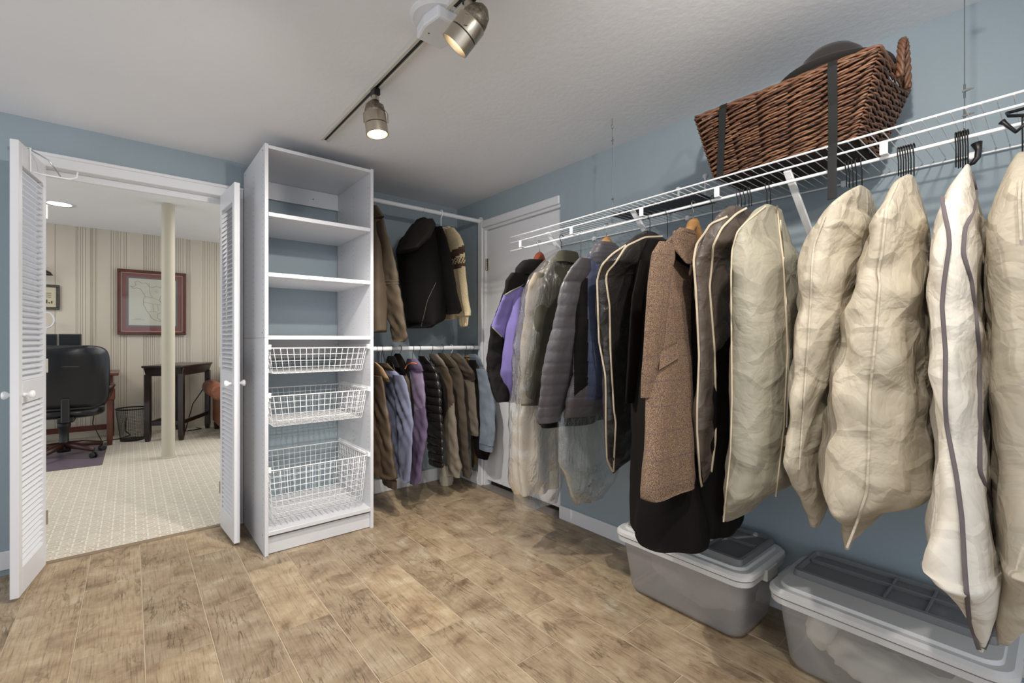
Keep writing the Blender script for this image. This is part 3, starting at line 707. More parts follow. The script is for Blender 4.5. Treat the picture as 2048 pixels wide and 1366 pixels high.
# ------------------------------------------------------------------ track light
TX = .82
tk = thing('track_rail', (TX, 1.3, CZ), 'white ceiling track rail with dark slot and square power box', 'track')
tk_ = MB()
for a, b in ((TX-.022, TX-.008), (TX+.008, TX+.022)): tk_.box(a, b, -.7, 2.6, CZ-.02, CZ)
tk_.box(TX-.008, TX+.008, -.7, 2.6, CZ-.004, CZ)
tk_.build('rail', mat('rail_white', (205, 200, 190), .35), tk, bevel=.0015)
MB().box(TX-.008, TX+.008, -.7, 2.598, CZ-.012, CZ-.0045).build('slot', mat('slot_dark', (28, 22, 16), .5), tk)
MB().lathe([(.10, 0), (.10, -.006), (.09, -.014), (0, -.014)], (TX, 1.38, CZ), 40).build('canopy', M['white'], tk, angle=.5)
MB().prism([(-.05, -.075), (.05, -.075), (.075, -.03), (.05, .075), (-.05, .075), (-.062, 0)], -.055, -.012, lambda a, b, h: (TX+a, 1.38+b, CZ+h)).build('power_box', M['white'], tk, bevel=.008, seg=2)
MB().lathe([(.003, 0), (.003, -.001)], (TX-.03, 1.40, CZ-.055), 8).build('screw', M['hole'], tk)
def track_head(y, aim, label, energy, angle, tilt_axis=None, drop=.10):
    hd = thing('track_spotlight', (TX, y, CZ-.02), label, 'spotlight')
    a = Vector(aim).normalized(); c = Vector((TX, y, CZ-.02-drop))+a*.02; K = 1.25
    MB().box(TX-.014, TX+.014, y-.022, y+.022, CZ-.05, CZ-.02).build('adapter', M['black'], hd, bevel=.003)
    MB().lathe([(.016, 0), (.016, -.02)], (TX, y, CZ-.05), 16).build('adapter_neck', M['nickel'], hd, smooth=False)
    prof = [(.015, -.094), (.033, -.078), (.041, -.056), (.044, -.035)]
    MB().lathe(prof, c, 28, axis=a).build('vented_back', mat('perforated_nickel', (150, 140, 124), .45, .9, var=.6, vs=150), hd, smooth=True)
    MB().lathe([(.0455, -.038), (.047, -.035), (.047, .006)], c, 32, axis=a).build('housing', M['nickel'], hd, angle=.5)
    MB().lathe([(.0445, .005), (.0445, .010)], c, 32, axis=a, cap=False).build('housing_gap', M['black'], hd, smooth=True)
    MB().lathe([(.047, .010), (.047, .052), (.044, .052), (.041, .018)], c, 32, axis=a, cap=False).build('front_ring', M['nickel'], hd, angle=.5)
    MB().lathe([(0, .018), (.040, .018), (.040, .020), (0, .026)], c, 28, axis=a).build('lamp_lens', M['glow'], hd, smooth=True)
    s = a.cross(Vector((0, 1, 0))).normalized() if tilt_axis is None else Vector(tilt_axis).normalized()
    top = Vector((TX, y, CZ-.068)); pts = []
    for k in range(-8, 9):
        q = k/8; pts.append(c*(1-(1-abs(q))**.9*1)+top*((1-abs(q))**.9*1)+s*.052*math.copysign(min(1, abs(q)*1.6), q))
    b = MB()
    for p, q in zip(pts, pts[1:]): b.bar(p, q, .012, .002, up=s)
    b.build('yoke', M['nickel'], hd)
    MB().tube([top, top+s*.03+a*.02, c+s*.044-a*.05], .0025, 6).build('lamp_wire', mat('lead_wire', (120, 110, 96), .5), hd)
    l = add_light('track_lamp', 'SPOT', tuple(c+a*.075), energy, WARM, .022, tuple(c+a), angle, .6)
    return hd
track_head(1.92, (.10, -.08, -1), 'brushed nickel track spotlight pointing straight down near the rail end', 95, 155, (.77, -.64, 0), .125)
track_head(1.20, (-.42, .52, -.75), 'larger brushed nickel track spotlight tilted beside the power box', 70, 135, (.5, .77, .2), .105)

# ------------------------------------------------------------------ wire shelf
SX, SZ, SYA, SYB = 1.735, 1.757, -.75, 2.11
sh = thing('wire_shelf', (1.94, .7, SZ), 'long white ventilated wire shelf with hanging rod on the right wall', 'shelf')
def ztilt(y): return .0 + .022*max(0, min(1, (2.1-y)/2))
def lw(nm, x, z, r, ya=SYA, yb=SYB, tl=1):
    pts = [(x, ya+(yb-ya)*k/12, z+tl*ztilt(ya+(yb-ya)*k/12)) for k in range(13)]
    return MB().tube(pts, r, 8).build(nm, M['wire'], sh, smooth=True)
lw('front_wire', SX, SZ, .0036); lw('lip_wire', SX+.004, SZ-.032, .0036); lw('back_wire', WX-.012, SZ-.002, .0034, tl=0)
lw('middle_wire', 1.94, SZ-.005, .0026, tl=.5); lw('hang_rod', SX+.03, SZ-.072, .0055, yb=2.14)
cw = MB().tube([(WX-.01, 0, SZ), (1.94, 0, SZ), (SX+.004, 0, SZ+.003), (SX-.003, 0, SZ+.004)], .0016, 5)
o0 = cw.build('cross_wire', M['wire'], sh, smooth=True)
base_loc = o0.location.copy(); y = SYA+.01; k = 0; o0.location = base_loc+Vector((0, y, ztilt(y)*.8))
while y < SYB-.02:
    y += .0295
    o = bpy.data.objects.new('cross_wire', o0.data); link(o, sh); o.location = base_loc+Vector((0, y, ztilt(y)*.7))
for yy in (2.02, 1.62, 1.2, .86, .35, -.1):
    MB().box(SX+.0, SX+.03, yy-.010, yy+.010, SZ-.070+ztilt(yy), SZ-.066+ztilt(yy)).box(SX, SX+.004, yy-.010, yy+.010, SZ-.068+ztilt(yy), SZ-.03+ztilt(yy)).build('rod_clip', M['wire'], sh, bevel=.001)
for yy in (1.81, 1.257, .618, .02):
    b = MB().bar((SX+.015, yy, SZ-.02), (WX-.01, yy, SZ-.33), .011, .024, up=(0, 1, 0)); b.box(WX-.014, WX, yy-.012, yy+.012, SZ-.37, SZ-.31)
    b.build('brace', M['wire'], sh, bevel=.002)
for yy in (1.8, 1.2, .95, .55, .2, -.2):
    MB().box(WX-.022, WX, yy-.009, yy+.009, SZ-.014, SZ+.008).lathe([(.005, 0), (.004, .003)], (WX-.022, yy, SZ-.012), 8, axis=(-1, 0, 0)).build('wall_clip', M['wire'], sh, bevel=.002)
for (x, yy, lb) in ((1.86, 1.455, 'thin steel cable with clamps holding the far part of the wire shelf'), (1.82, .185, 'thin steel cable with wing clamps holding shelf right of the basket')):
    cbk = thing('support_cable', (x, yy, CZ), lb, 'cable')
    MB().tube([(x, yy, CZ), (x, yy, CZ-.03)], .003, 6).tube([(x+math.cos(t)*.008, yy, CZ-.04+math.sin(t)*.01) for t in [i*math.pi/6 for i in range(12)]], .0022, 6, closed=True).build('screw_eye', M['chrome'], cbk)
    MB().tube([(x, yy, CZ-.045), (x, yy, SZ+.02)], .0014, 5).build('cable', mat('steel_cable', (120, 124, 128), .4, .7), cbk)
    for z in (CZ-.11, SZ+.10, SZ+.03):
        MB().tube([(x+.005, yy, z-.02), (x+.005, yy, z+.02)], .0025, 6).tube([(x-.012, yy-.02, z-.004), (x, yy, z), (x+.012, yy+.004, z+.002)], [.0015, .005, .003], 8).build('clamp', M['chrome'], cbk)
    MB().tube([(x, yy, SZ+.02), (x+.006, yy, SZ+.0), (x, yy, SZ-.018), (x-.008, yy, SZ-.008)], .0018, 6).build('hook', M['chrome'], cbk)

# ------------------------------------------------------------------ things on the shelf
def lerp(a, b, t): return a+(b-a)*t
bt = thing('wicker_basket', (1.86, .63, SZ+.01), 'large brown wicker hamper on shelf wrapped with two black straps', 'basket')
ZB, ZT = SZ+.018, 1.995
def bpt(s, z, out=0):
    """s in 0..4 round the basket (0-1 front, 1-2 near end, 2-3 back, 3-4 far end)"""
    f = (z-ZB)/(ZT-ZB)
    xf = lerp(1.742, 1.66, f)-out; xk = lerp(2.00, 2.04, f)+out; yn = lerp(.42, .345, f)-out; yf = lerp(.87, .905, f)+out
    cs = [Vector((xf, yf, z)), Vector((xf, yn, z)), Vector((xk, yn, z)), Vector((xk, yf, z))]
    i = int(s) % 4; tt = s-int(s); p = cs[i].lerp(cs[(i+1) % 4], tt)
    return p
WK = [mat('wicker_%d' % i, c, .5, var=.3, vs=30) for i, c in enumerate([(112, 76, 54), (88, 58, 42), (134, 96, 70)])]
core = MB()
ring = []
for z in (ZB, ZT-.01): ring.append([bpt(s, z, -.012) for s in (0, 1, 2, 3)])
core.grid(ring, wrap=True); core.face([0, 1, 2, 3]); core.build('inner_wall', mat('wicker_core', (44, 27, 18), .8), bt)
for side, ns in ((0, 22), (1, 11), (2, 22), (3, 11)):
    wv = MB(); rows_ = 27; dz = (ZT-ZB)/rows_
    for r in range(rows_):
        z = ZB+dz*(r+.5)
        for k in range(-1, ns):
            if (k+r) % 2: continue
            s0 = max(0.0, k/ns); s1 = min(.9999, (k+2.6)/ns)
            if s1-s0 < .4/ns: continue
            jz = random.uniform(-.0014, .0014); jt = ((k//2) % 2)*dz*.5; m_ = random.choice((0, 0, 1, 2)); pts = []
            for q in range(5):
                u_ = q/4; ss = side+s0+(s1-s0)*u_
                z_ = z+jz+jt+(u_-.5)*dz*.95*(1 if side % 2 == 0 else (1 if r % 2 else -1))
                z_ = min(max(z_, ZB), ZT)
                pts.append(bpt(min(ss, side+.9999), z_, .001+.0055*math.sin(math.pi*u_)))
            wv.tube(pts, [.0026, .0036, .0038, .0034, .0024], 5, m_)
    wv.build('woven_side', WK, bt, smooth=True)['kind'] = 'stuff'
rim = MB()
for ph in (0, 2.1, 4.2):
    pts = []
    for k in range(160):
        s = 4*k/160; p = bpt(s, ZT, .0); a_ = k*.55+ph; pts.append(p+Vector((math.cos(a_)*.005, math.cos(a_)*.004, math.sin(a_)*.006)))
    rim.tube(pts, .0045, 6, closed=True)
rim.build('rim', WK, bt, smooth=True)
for (yy, s_) in ((.335, -1), (.915, 1)):
    hd = MB()
    for ph in (0, 2.1, 4.2):
        pts = []
        for k in range(41):
            a_ = math.pi*k/40; x = 1.885+math.cos(a_)*.052; z = ZT-.03+math.sin(a_)*.135
            pts.append(Vector((x+math.cos(k*.8+ph)*.005, yy+s_*.006+math.sin(k*.8+ph)*.006, z)))
        hd.tube(pts, .0058, 6)
    hd.build('handle', WK, bt, smooth=True)
def strap(yt, yb_, zend, lb):
    path = [(1.80, yt, ZT+.012), (1.70, yt, ZT+.014), (1.652, yt, ZT+.008), (1.646, yt, ZT-.01), (1.69, (yt+yb_)/2, (ZT+ZB)/2), (1.728, yb_, SZ+.02), (1.722, yb_, SZ-.02), (1.72, yb_, zend)]
    if zend > SZ-.02: path = path[:6]
    b = MB(); L1 = [Vector(p)+Vector((0, -.0125, 0)) for p in path]; L2 = [Vector(p)+Vector((0, .0125, 0)) for p in path]
    L3 = [p+Vector((.002, 0, -.001)) for p in L2]; L4 = [p+Vector((.002, 0, -.001)) for p in L1]
    b.grid([[a, c, d, e] for a, c, d, e in zip(L1, L2, L3, L4)], wrap=True)
    return b.build('strap', M['black'], bt)
s1u = pX(1665, 120, 1.65); strap(s1u.y, pX(1664, 350, 1.72).y, 1.60, '')
strap(pX(1446, 215, 1.65).y, pX(1441, 340, 1.735).y, SZ+.03, '')
# hat in the basket
hc = Vector((1.80, .50, ZT+.03))
ht = thing('hat', (1.80, .5, ZT), 'dark brown felt hat with domed crown sitting on top of the hamper', 'hat')
hm = mat('dark_felt', (30, 24, 22), .9, sheen=.1)
MB().lathe([(.13, -.01), (.10, 0), (.093, .03), (.085, .06), (.06, .085), (.02, .094), (0, .092)], hc, 36).build('crown', hm, ht, smooth=True)
br = []
for k in range(48):
    a_ = 2*math.pi*k/48; row = []
    for r in (.088, .12, .145): row.append(hc+Vector((math.cos(a_)*r*1.0, math.sin(a_)*r*1.15, -.012+.02*abs(math.cos(a_))*(r-.088)/.057)))
    row += [p-Vector((0, 0, .003)) for p in row[::-1]]
    br.append(row)
br.append(br[0]); MB().grid(br, wrap=True).build('brim', hm, ht, smooth=True)
h2 = MB()
c2 = Vector((1.80, .72, ZT+.008)); rows_ = []
for i in range(13):
    f = i/12; r = .135*math.sin(math.pi*min(f, .98)/1.0)**.6 if 0 < i < 12 else .002
    rows_.append([c2+Vector((math.cos(2*math.pi*k/20)*r*.9, (f-.5)*.34, .008+math.sin(2*math.pi*k/20)*.016*(1+f))) for k in range(20)])
h2.grid(rows_, wrap=True); tag(h2.build('flat_hat', hm, smooth=True), 'flat black cloth cap lying across hamper rim left of the hat', 'cap')
# dark flat rack with pegs
rk = thing('peg_rack', (1.95, 1.22, SZ), 'dark flat board with two white pegs lying on wire shelf', 'rack')
MB().obox((1.93, 1.22, SZ+.014), (.09, .0, 0), (0, .22, 0), (0, 0, .008)).build('board', mat('dark_board', (52, 56, 62), .6), rk, bevel=.003)
MB().obox((1.98, 1.06, SZ+.03), (.06, 0, 0), (0, .035, 0), (0, 0, .008)).build('white_block', M['white'], rk, bevel=.003)
for (u, v) in ((1411, 352), (1357, 378)):
    p = pX(u, v, 1.98); MB().lathe([(.006, SZ+.02-p.z), (.006, -.01), (.012, -.004), (.012, .004), (.007, .008)], p, 14).build('peg', M['white'], rk, smooth=True)
# black plastic hanger lying over the shelf at the right edge
bh = thing('plastic_hanger', (1.80, .02, SZ), 'black plastic hanger lying on the wire shelf at right photo edge', 'hanger')
pts = [pX(2075, 210, 1.80), pX(2030, 222, 1.80), pX(2014, 226, 1.80), pX(2018, 232, 1.77), pX(2060, 230, 1.74), pX(2090, 225, 1.74)]
MB().tube(pts, .0042, 8).build('hanger_bar', M['black'], bh, smooth=True)
MB().tube([pX(2003, 243, 1.76), pX(2010, 247, 1.76), pX(2032, 264, 1.73), pX(2046, 252, 1.72), pX(2060, 240, 1.73)], [.008, .005, .004, .004, .004], 8).build('hanger_arm', M['black'], bh, smooth=True)
# ------------------------------------------------------------------ cloth
def interp_rows(rows, n, X):
    R = [tuple(r)+((X,) if len(r) == 3 else ()) for r in rows]
    out = []; v0, v1 = R[0][0], R[-1][0]
    for i in range(n):
        # denser near the ends
        f = i/(n-1); f = .5-.5*math.cos(math.pi*f)*(.35)-.5*(1-2*f)*.65
        v = v0+(v1-v0)*f
        for a, b in zip(R, R[1:]):
            if v <= b[0]+1e-6:
                t = (v-a[0])/max(1e-6, b[0]-a[0]); out.append([lerp(a[k], b[k], t) for k in range(4)]); break
        else: out.append(list(R[-1]))
    for _ in range(2):
        s = [r[:] for r in out]
        for i in range(1, n-1):
            for k in (1, 2, 3): s[i][k] = .25*out[i-1][k]+.5*out[i][k]+.25*out[i+1][k]
        out = s
    return out
CDIR = [(Vector(d).normalized(), f, a) for d, f, a in (((1, .8, .15), 8, 1.3), ((-.8, 1, .4), 11, 1.1), ((.6, -.9, .7), 14, .9), ((.5, .7, -.9), 18, .7), ((-1, -.5, .2), 25, .5), ((.3, .4, 1), 21, .45), ((.9, -.9, -.5), 34, .3))]
ALL = []
def cloth(name, mats, root, rows, X=1.74, axis='x', nth=56, nv=84, amax=.24, amin=.0, sup=2.3, fold=.03, kf=5, wr=.006, wf=6, cr=0, cf=9, seed=0, quilt=0, qs=.045, qp=.22, matf=None, hem=1.0, register=True):
    """a closed cloth volume; each row gives its height line and side limits, thickness follows from both"""
    b = MB(); R = interp_rows(rows, nv, X); grid = []
    for i, (v, uL, uR, P) in enumerate(R):
        tL, tR, tv = uL, uR, v; k = .96; f = i/(nv-1)
        for it in range(5):
            um = (uL+uR)/2; d = dX(um, P) if axis == 'x' else dY(um, P)
            c = pix(um, v, d); W = max(.002, (uR-uL)/2/FOC*d)
            ray = Vector((c.x, c.y, 0)).normalized(); nr = Vector((ray.y, -ray.x, 0))
            A = Vector((1, 0, 0)) if axis == 'x' else Vector((0, -1, 0)); B = Vector((0, 1, 0)) if axis == 'x' else Vector((1, 0, 0))
            an, bn = abs(A.dot(nr)), abs(B.dot(nr))
            a = min(amax, .93*W/max(an, .05)); a = min(a, W*(4.5 if i < nv*.8 else lerp(4.5, 1.6, (i/nv-.8)/.2))); bb = math.sqrt(max(1e-8, W*W-(a*an)**2))/bn
            if it == 4: break
            us_ = []; vs_ = []
            for j_ in range(24):
                th = 2*math.pi*j_/24; ct, st_ = math.cos(th), math.sin(th)
                q = proj(c+A*(a*math.copysign(abs(ct)**(2/sup), ct))+B*(bb*math.copysign(abs(st_)**(2/sup), st_))); us_.append(q[0]); vs_.append(q[1])
            uL += .8*(tL-min(us_)); uR += .8*(tR-max(us_))
            if uR-uL < 2: uL, uR = (uL+uR)/2-1, (uL+uR)/2+1
            if f > .75 and v > 720: v += .8*(f-.75)/.25*(tv-max(vs_))
            if f < .2 and v < 640: v += .8*(.2-f)/.2*(tv-min(vs_))
        k = 1.0
        # superellipse support is larger than an ellipse's: shrink a little
        ring = []
        for j_ in range(nth):
            th = 2*math.pi*j_/nth; ct, st_ = math.cos(th), math.sin(th)
            x = a*k*math.copysign(abs(ct)**(2/sup), ct); y = bb*k*math.copysign(abs(st_)**(2/sup), st_)
            p = c+A*x+B*y; out = (A*x/max(a, .01)+B*y/max(bb, .01)); out = out.normalized() if out.length > 1e-5 else ray
            q = Vector((p.x+seed*3.1, p.y-seed*1.7, p.z))
            ed = min(1, W/.05)*min(1, 6*f+.15)
            dd = fold*W*(.35+f)*math.sin(kf*th+seed+2.5*noise.noise(Vector((seed, p.z*2.2, .3))))
            dd += wr*noise.noise(q*wf)+wr*.5*noise.noise(q*wf*2.3+Vector((9, 0, 0)))
            if cr:
                q1 = q+Vector((noise.noise(q*2.3+Vector((seed, 0, 0))), noise.noise(q*2.3+Vector((0, seed, 5))), noise.noise(q*2.3+Vector((3, 9, seed)))))*.04
                for kd, (dv_, fq, am) in enumerate(CDIR):
                    t_ = q1.dot(dv_)*fq*cf/5.5+kd*1.7+seed*.37; t_ = abs((t_ % 2)-1)
                    mk = noise.noise(q*(1.6+kd*.35)+Vector((kd*7, seed, 2)))+.12
                    if mk > 0: dd += cr*(.6+.7*f)*am*(t_-.5)*min(1, mk*5)*1.0
            if quilt:
                s = p.z+.25*noise.noise(Vector((p.x*3, p.y*3, seed)))*.05
                dd += quilt*(abs(math.sin(math.pi*s/qs))**qp-.8)*(1+.5*noise.noise(q*18))+quilt*.35*noise.noise(Vector((q.x*40, q.y*40, q.z*8)))
            ring.append(p+out*dd*ed)
        grid.append(ring)
    b.grid(grid, wrap=True)
    b.face(list(range(nth))[::-1]); b.face([(nv-1)*nth+k_ for k_ in range(nth)])
    if matf:
        for i, fc in enumerate(b.f):
            cc = sum((b.v[k_] for k_ in fc), Vector())/len(fc); b.m[i] = matf(*proj(cc))
    bv = BVHTree.FromPolygons([tuple(p) for p in b.v], b.f)
    o = b.build(name, mats, root, angle=1.1)
    return o, bv
def rayhit(bv, u, v):
    org = Vector((0, 0, EYE)); d = pix(u, v, 1.0)-org
    h = bv.ray_cast(org, d.normalized())
    return (h[0], h[1]) if h[0] is not None else None
def on_surface(bvs, pts, step=7):
    out = []
    for (a, b) in zip(pts, pts[1:]):
        n = max(1, int(math.hypot(b[0]-a[0], b[1]-a[1])/step))
        for k in range(n):
            u, v = lerp(a[0], b[0], k/n), lerp(a[1], b[1], k/n); out.append((u, v))
    out.append(pts[-1]); res = []; last = None
    for (u, v) in out:
        h = None
        for bv in bvs:
            for du, dv in ((0, 0), (3, 0), (-3, 0), (6, 0), (-6, 0), (0, -5), (10, 0), (-10, 0), (0, -12), (16, -4), (-16, -4)):
                h = rayhit(bv, u+du, v+dv)
                if h: break
            if h: break
        if h: 
            dd = FX*h[0].x+FY*h[0].y
            if last is not None and abs(dd-last) > .06: dd = last
            last = dd; res.append(pix(u, v, dd-.005))
    return res
def ribbon(P, wd, th):
    org = Vector((0, 0, EYE)); b = MB(); rows = []
    for i, p in enumerate(P):
        t = (P[min(i+1, len(P)-1)]-P[max(i-1, 0)]).normalized(); ray = (p-org).normalized()
        s = t.cross(ray).normalized(); rows.append([p+s*wd/2, p+s*wd/2*.6-ray*th, p-s*wd/2*.6-ray*th, p-s*wd/2, p+ray*.004])
    b.grid(rows, wrap=True); return b
def piping(root, bv, pts, r=.0035, m='piping', name='piping', step=7):
    P = on_surface(bv if isinstance(bv, list) else [bv], pts, step)
    if len(P) < 3: return None
    for _ in range(1): P = [P[0]]+[(P[i-1]+P[i]*2+P[i+1])/4 for i in range(1, len(P)-1)]+[P[-1]]
    return ribbon(P, r*2.1, .0022).build(name, M[m], root, angle=.9)
def patch(root, bv, quad, m, name, th=.004, n=10, lift=.002):
    """a piece of cloth sewn on: quad of 4 corners, draped on the surface"""
    g = []; g2 = []
    last = None
    for i in range(n+1):
        r1 = []; r2 = []
        for j_ in range(n+1):
            a = (lerp(quad[0][0], quad[1][0], j_/n), lerp(quad[0][1], quad[1][1], j_/n)); c = (lerp(quad[3][0], quad[2][0], j_/n), lerp(quad[3][1], quad[2][1], j_/n))
            u, v = lerp(a[0], c[0], i/n), lerp(a[1], c[1], i/n); h = rayhit(bv, u, v)
            d = FX*h[0].x+FY*h[0].y if h else (last or 2.0)
            if last and abs(d-last) > .05: d = last
            last = d; r1.append(pix(u, v, d-lift-th)); r2.append(pix(u, v, d-lift+.004))
        last = None if not r1 else FX*r1[0].x+FY*r1[0].y+lift+th
        g.append(r1); g2.append(r2)
    b = MB().grid(g); b.grid([r[::-1] for r in g2])
    W = n+1; o2 = W*W
    loop1 = [j_ for j_ in range(W)]+[i*W+n for i in range(1, W)]+[n*W+j_ for j_ in range(n-1, -1, -1)]+[i*W for i in range(n-1, 0, -1)]
    def q2(k): i, j_ = divmod(k, W); return o2+i*W+(n-j_)
    for a, c in zip(loop1, loop1[1:]+loop1[:1]): b.face([a, c, q2(c), q2(a)])
    return b.build(name, M[m] if isinstance(m, str) else m, root, smooth=True)
def hanger(hk, ztop, axis, rodxyz, label, m='black', wood=None, group=None, span=.19, r=.0016, tilt=0, body=True, drop=.0):
    """hook over the rod, neck down into the garment, shoulder bar inside"""
    x, y, z = rodxyz; D = Vector((1, 0, 0)) if axis == 'x' else Vector((0, 1, 0))
    o = thing('clothes_hanger', (x, y, z), label, 'hanger', group)
    rr = .014 if axis == 'x' else .021
    c = Vector((x, y, z+.004)); pts = []
    for k in range(0, 11):
        a = math.radians(-30+22.5*k); pts.append(c+D*math.cos(a)*rr+Vector((0, 0, math.sin(a)*rr)))
    # the hook ends at one side and the neck leaves from the other, centred below
    pts = pts+[c+D*(-rr*.75)+Vector((0, 0, -rr*.9)), c+D*(0)+Vector((tilt, 0, -rr*1.9)), Vector((x+tilt, y, ztop))]
    MB().tube(pts, r, 6).build('hook', M[m], o, smooth=True)
    if body:
        w_ = .016 if wood else .003
        P = [Vector((x+tilt, y, ztop))+D*span*q+Vector((0, 0, -.012-.075*abs(q)**1.3)) for q in [k/8 for k in range(-8, 9)]]
        b = MB().tube(P, [w_*(1.5-.7*abs(q/8)) for q in range(-8, 9)], 8)
        b.build('shoulder_bar', M[wood or m], o, smooth=True)
    return o
ROD = (1.765, 1.687)    # x and z of the hanging rod
def hang_r(u, vtop, label, X=None, **kw):
    """hanger on the right-hand rod at photo column u"""
    d = dX(u, ROD[0]); p = pix(u, vtop, d)
    return hanger(None, p.z, 'x', (ROD[0], p.y, ROD[1]+ztilt(p.y)), label, **kw)
def garment(name, u, vtop, label, cat, rod='r'):
    d = dX(u, ROD[0]) if rod == 'r' else dY(u, 2.97)
    p = pix(u, vtop, d); return thing(name, tuple(p), label, cat)

# ---- right rod, far end first
# purple and black jacket
g = garment('ski_jacket', 1078, 530, 'purple and black ski jacket on reddish wooden hanger, first by the side door', 'jacket')
cloth('body', [M['blackcloth'], M['purple'], M['trim']], g, [(528, 1048, 1098), (545, 1035, 1105), (575, 1018, 1112), (650, 1015, 1115), (740, 1005, 1100), (805, 1002, 1070)], X=1.72, seed=1, fold=.08,
      nth=96, nv=150, matf=lambda u, v: 0 if v < 574 else 1)
def mf(u, v):
    l1 = 590-(u-1008)*.55; l2 = 652+(u-983)*1.0
    if v < l1: return 0
    e = 1012-(v-580)*.40
    if u < e-1 and v < 650: return 0
    if v < l2: return 1
    return 0
sks, skv = cloth('sleeve', [M['blackcloth'], M['purple'], M['trim']], g, [(545, 1022, 1050), (560, 1010, 1050), (600, 1000, 1042), (650, 984, 1020), (700, 975, 1010), (740, 973, 1010), (785, 983, 1018), (805, 992, 1018)], X=1.56, seed=2, wr=.012, cr=.006, matf=mf, nth=96, nv=150)
piping(g, skv, [(1010, 590), (1024, 581), (1042, 573)], .0032, 'trim', 'trim_line', 4)
piping(g, skv, [(984, 654), (994, 664), (1004, 674)], .0032, 'trim', 'trim_line', 4)
cloth('collar', M['blackcloth'], g, [(518, 1055, 1100), (528, 1040, 1108), (540, 1030, 1110), (552, 1030, 1105)], X=1.70, seed=3, nv=20)
hang_r(1079, 507, 'reddish brown wooden hanger holding the purple and black jacket', m='chrome', wood='red_hanger', span=.05)
MB_ = None
# jacket under clear plastic
g = garment('dark_jacket', 1123, 505, 'dark olive-grey jacket hanging under a clear plastic cover', 'jacket')
cloth('body', M['olive'], g, [(505, 1112, 1158), (530, 1092, 1165), (560, 1068, 1170), (650, 1062, 1175), (760, 1050, 1165), (812, 1045, 1130)], X=1.72, seed=4, fold=.08, wr=.006, cr=.005)
cloth('sleeve', M['greycloth'], g, [(545, 1068, 1095), (570, 1055, 1100), (650, 1045, 1085), (740, 1036, 1075), (808, 1032, 1070)], X=1.57, seed=5, wr=.006, cr=.005)
cloth('collar', M['olive'], g, [(500, 1120, 1155), (512, 1113, 1160), (526, 1114, 1160)], X=1.70, seed=6, nv=16)
hang_r(1123, 505, 'thin black wire hanger of the plastic covered jacket', span=.12)
pc = garment('plastic_cover', 1123, 500, 'clear plastic cover over dark olive jacket, hem near the floor', 'cover')
cloth('film', M['film'], pc, [(498, 1118, 1158), (520, 1085, 1168), (550, 1058, 1175), (600, 1044, 1178), (700, 1030, 1172), (815, 1022, 1160), (920, 1021, 1140), (980, 1024, 1125), (1022, 1032, 1118)], X=1.72, seed=7, cr=.008, cf=7, wr=.014, fold=.06, nth=72, nv=110)
g = garment('sheer_dress', 1120, 815, 'sheer cream garment hem showing under the plastic covered jacket', 'dress')
cloth('body', M['sheer'], g, [(780, 1045, 1120), (830, 1028, 1118), (900, 1026, 1116), (960, 1030, 1118), (992, 1034, 1116)], X=1.74, seed=71, fold=.10, kf=7)
# dark suit in plastic behind the quilted jacket
g = garment('dark_suit', 1165, 520, 'dark clothes in plastic just showing below the quilted jacket', 'suit')
cloth('body', M['blackcloth'], g, [(520, 1160, 1200), (560, 1130, 1215), (700, 1110, 1225), (800, 1080, 1215), (856, 1076, 1208)], X=1.80, seed=8, fold=.08)
hang_r(1162, 515, 'plain wire hanger hidden behind quilted jacket, holding dark suit', m='chrome', span=.1)
pc = garment('plastic_cover', 1165, 515, 'clear bluish plastic cover hanging below the quilted jacket to the floor', 'cover')
cloth('film', M['film2'], pc, [(512, 1165, 1195), (560, 1130, 1220), (700, 1115, 1235), (850, 1110, 1238), (930, 1120, 1240), (990, 1135, 1225), (1010, 1150, 1200)], X=1.82, seed=9, cr=.008, cf=7, wr=.012, fold=.06, nth=72, nv=110)
# quilted jacket
g = garment('quilted_jacket', 1214, 485, 'grey quilted jacket with blue-grey front on a light wooden hanger', 'jacket')
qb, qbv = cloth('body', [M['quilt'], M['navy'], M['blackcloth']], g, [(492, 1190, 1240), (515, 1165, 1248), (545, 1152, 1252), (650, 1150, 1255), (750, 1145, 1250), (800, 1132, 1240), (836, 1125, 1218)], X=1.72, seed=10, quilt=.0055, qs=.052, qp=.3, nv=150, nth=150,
      matf=lambda u, v: (2 if u < 1176 and u > 1148 and 556 < v < 770+(1176-u)*.8 else (1 if u >= 1174 and v < 800 else 0)))  # black strip paints in the deep shade between sleeve and front panel
cloth('sleeve', M['quilt'], g, [(515, 1158, 1182), (535, 1140, 1182), (565, 1124, 1172), (620, 1114, 1168), (680, 1100, 1164), (740, 1086, 1152), (800, 1076, 1136), (840, 1070, 1122), (848, 1074, 1118)], X=1.54, seed=11, quilt=.0055, qs=.052, qp=.3, nv=130, nth=72, wr=.01)
cloth('collar', M['quilt'], g, [(482, 1200, 1232), (490, 1192, 1238), (510, 1180, 1240), (530, 1178, 1235)], X=1.70, seed=12, nv=30, quilt=.003, qs=.02)
h = hang_r(1213, 477, 'light wooden hanger in the collar of the quilted jacket', m='chrome', wood='wood_hanger', span=.04)
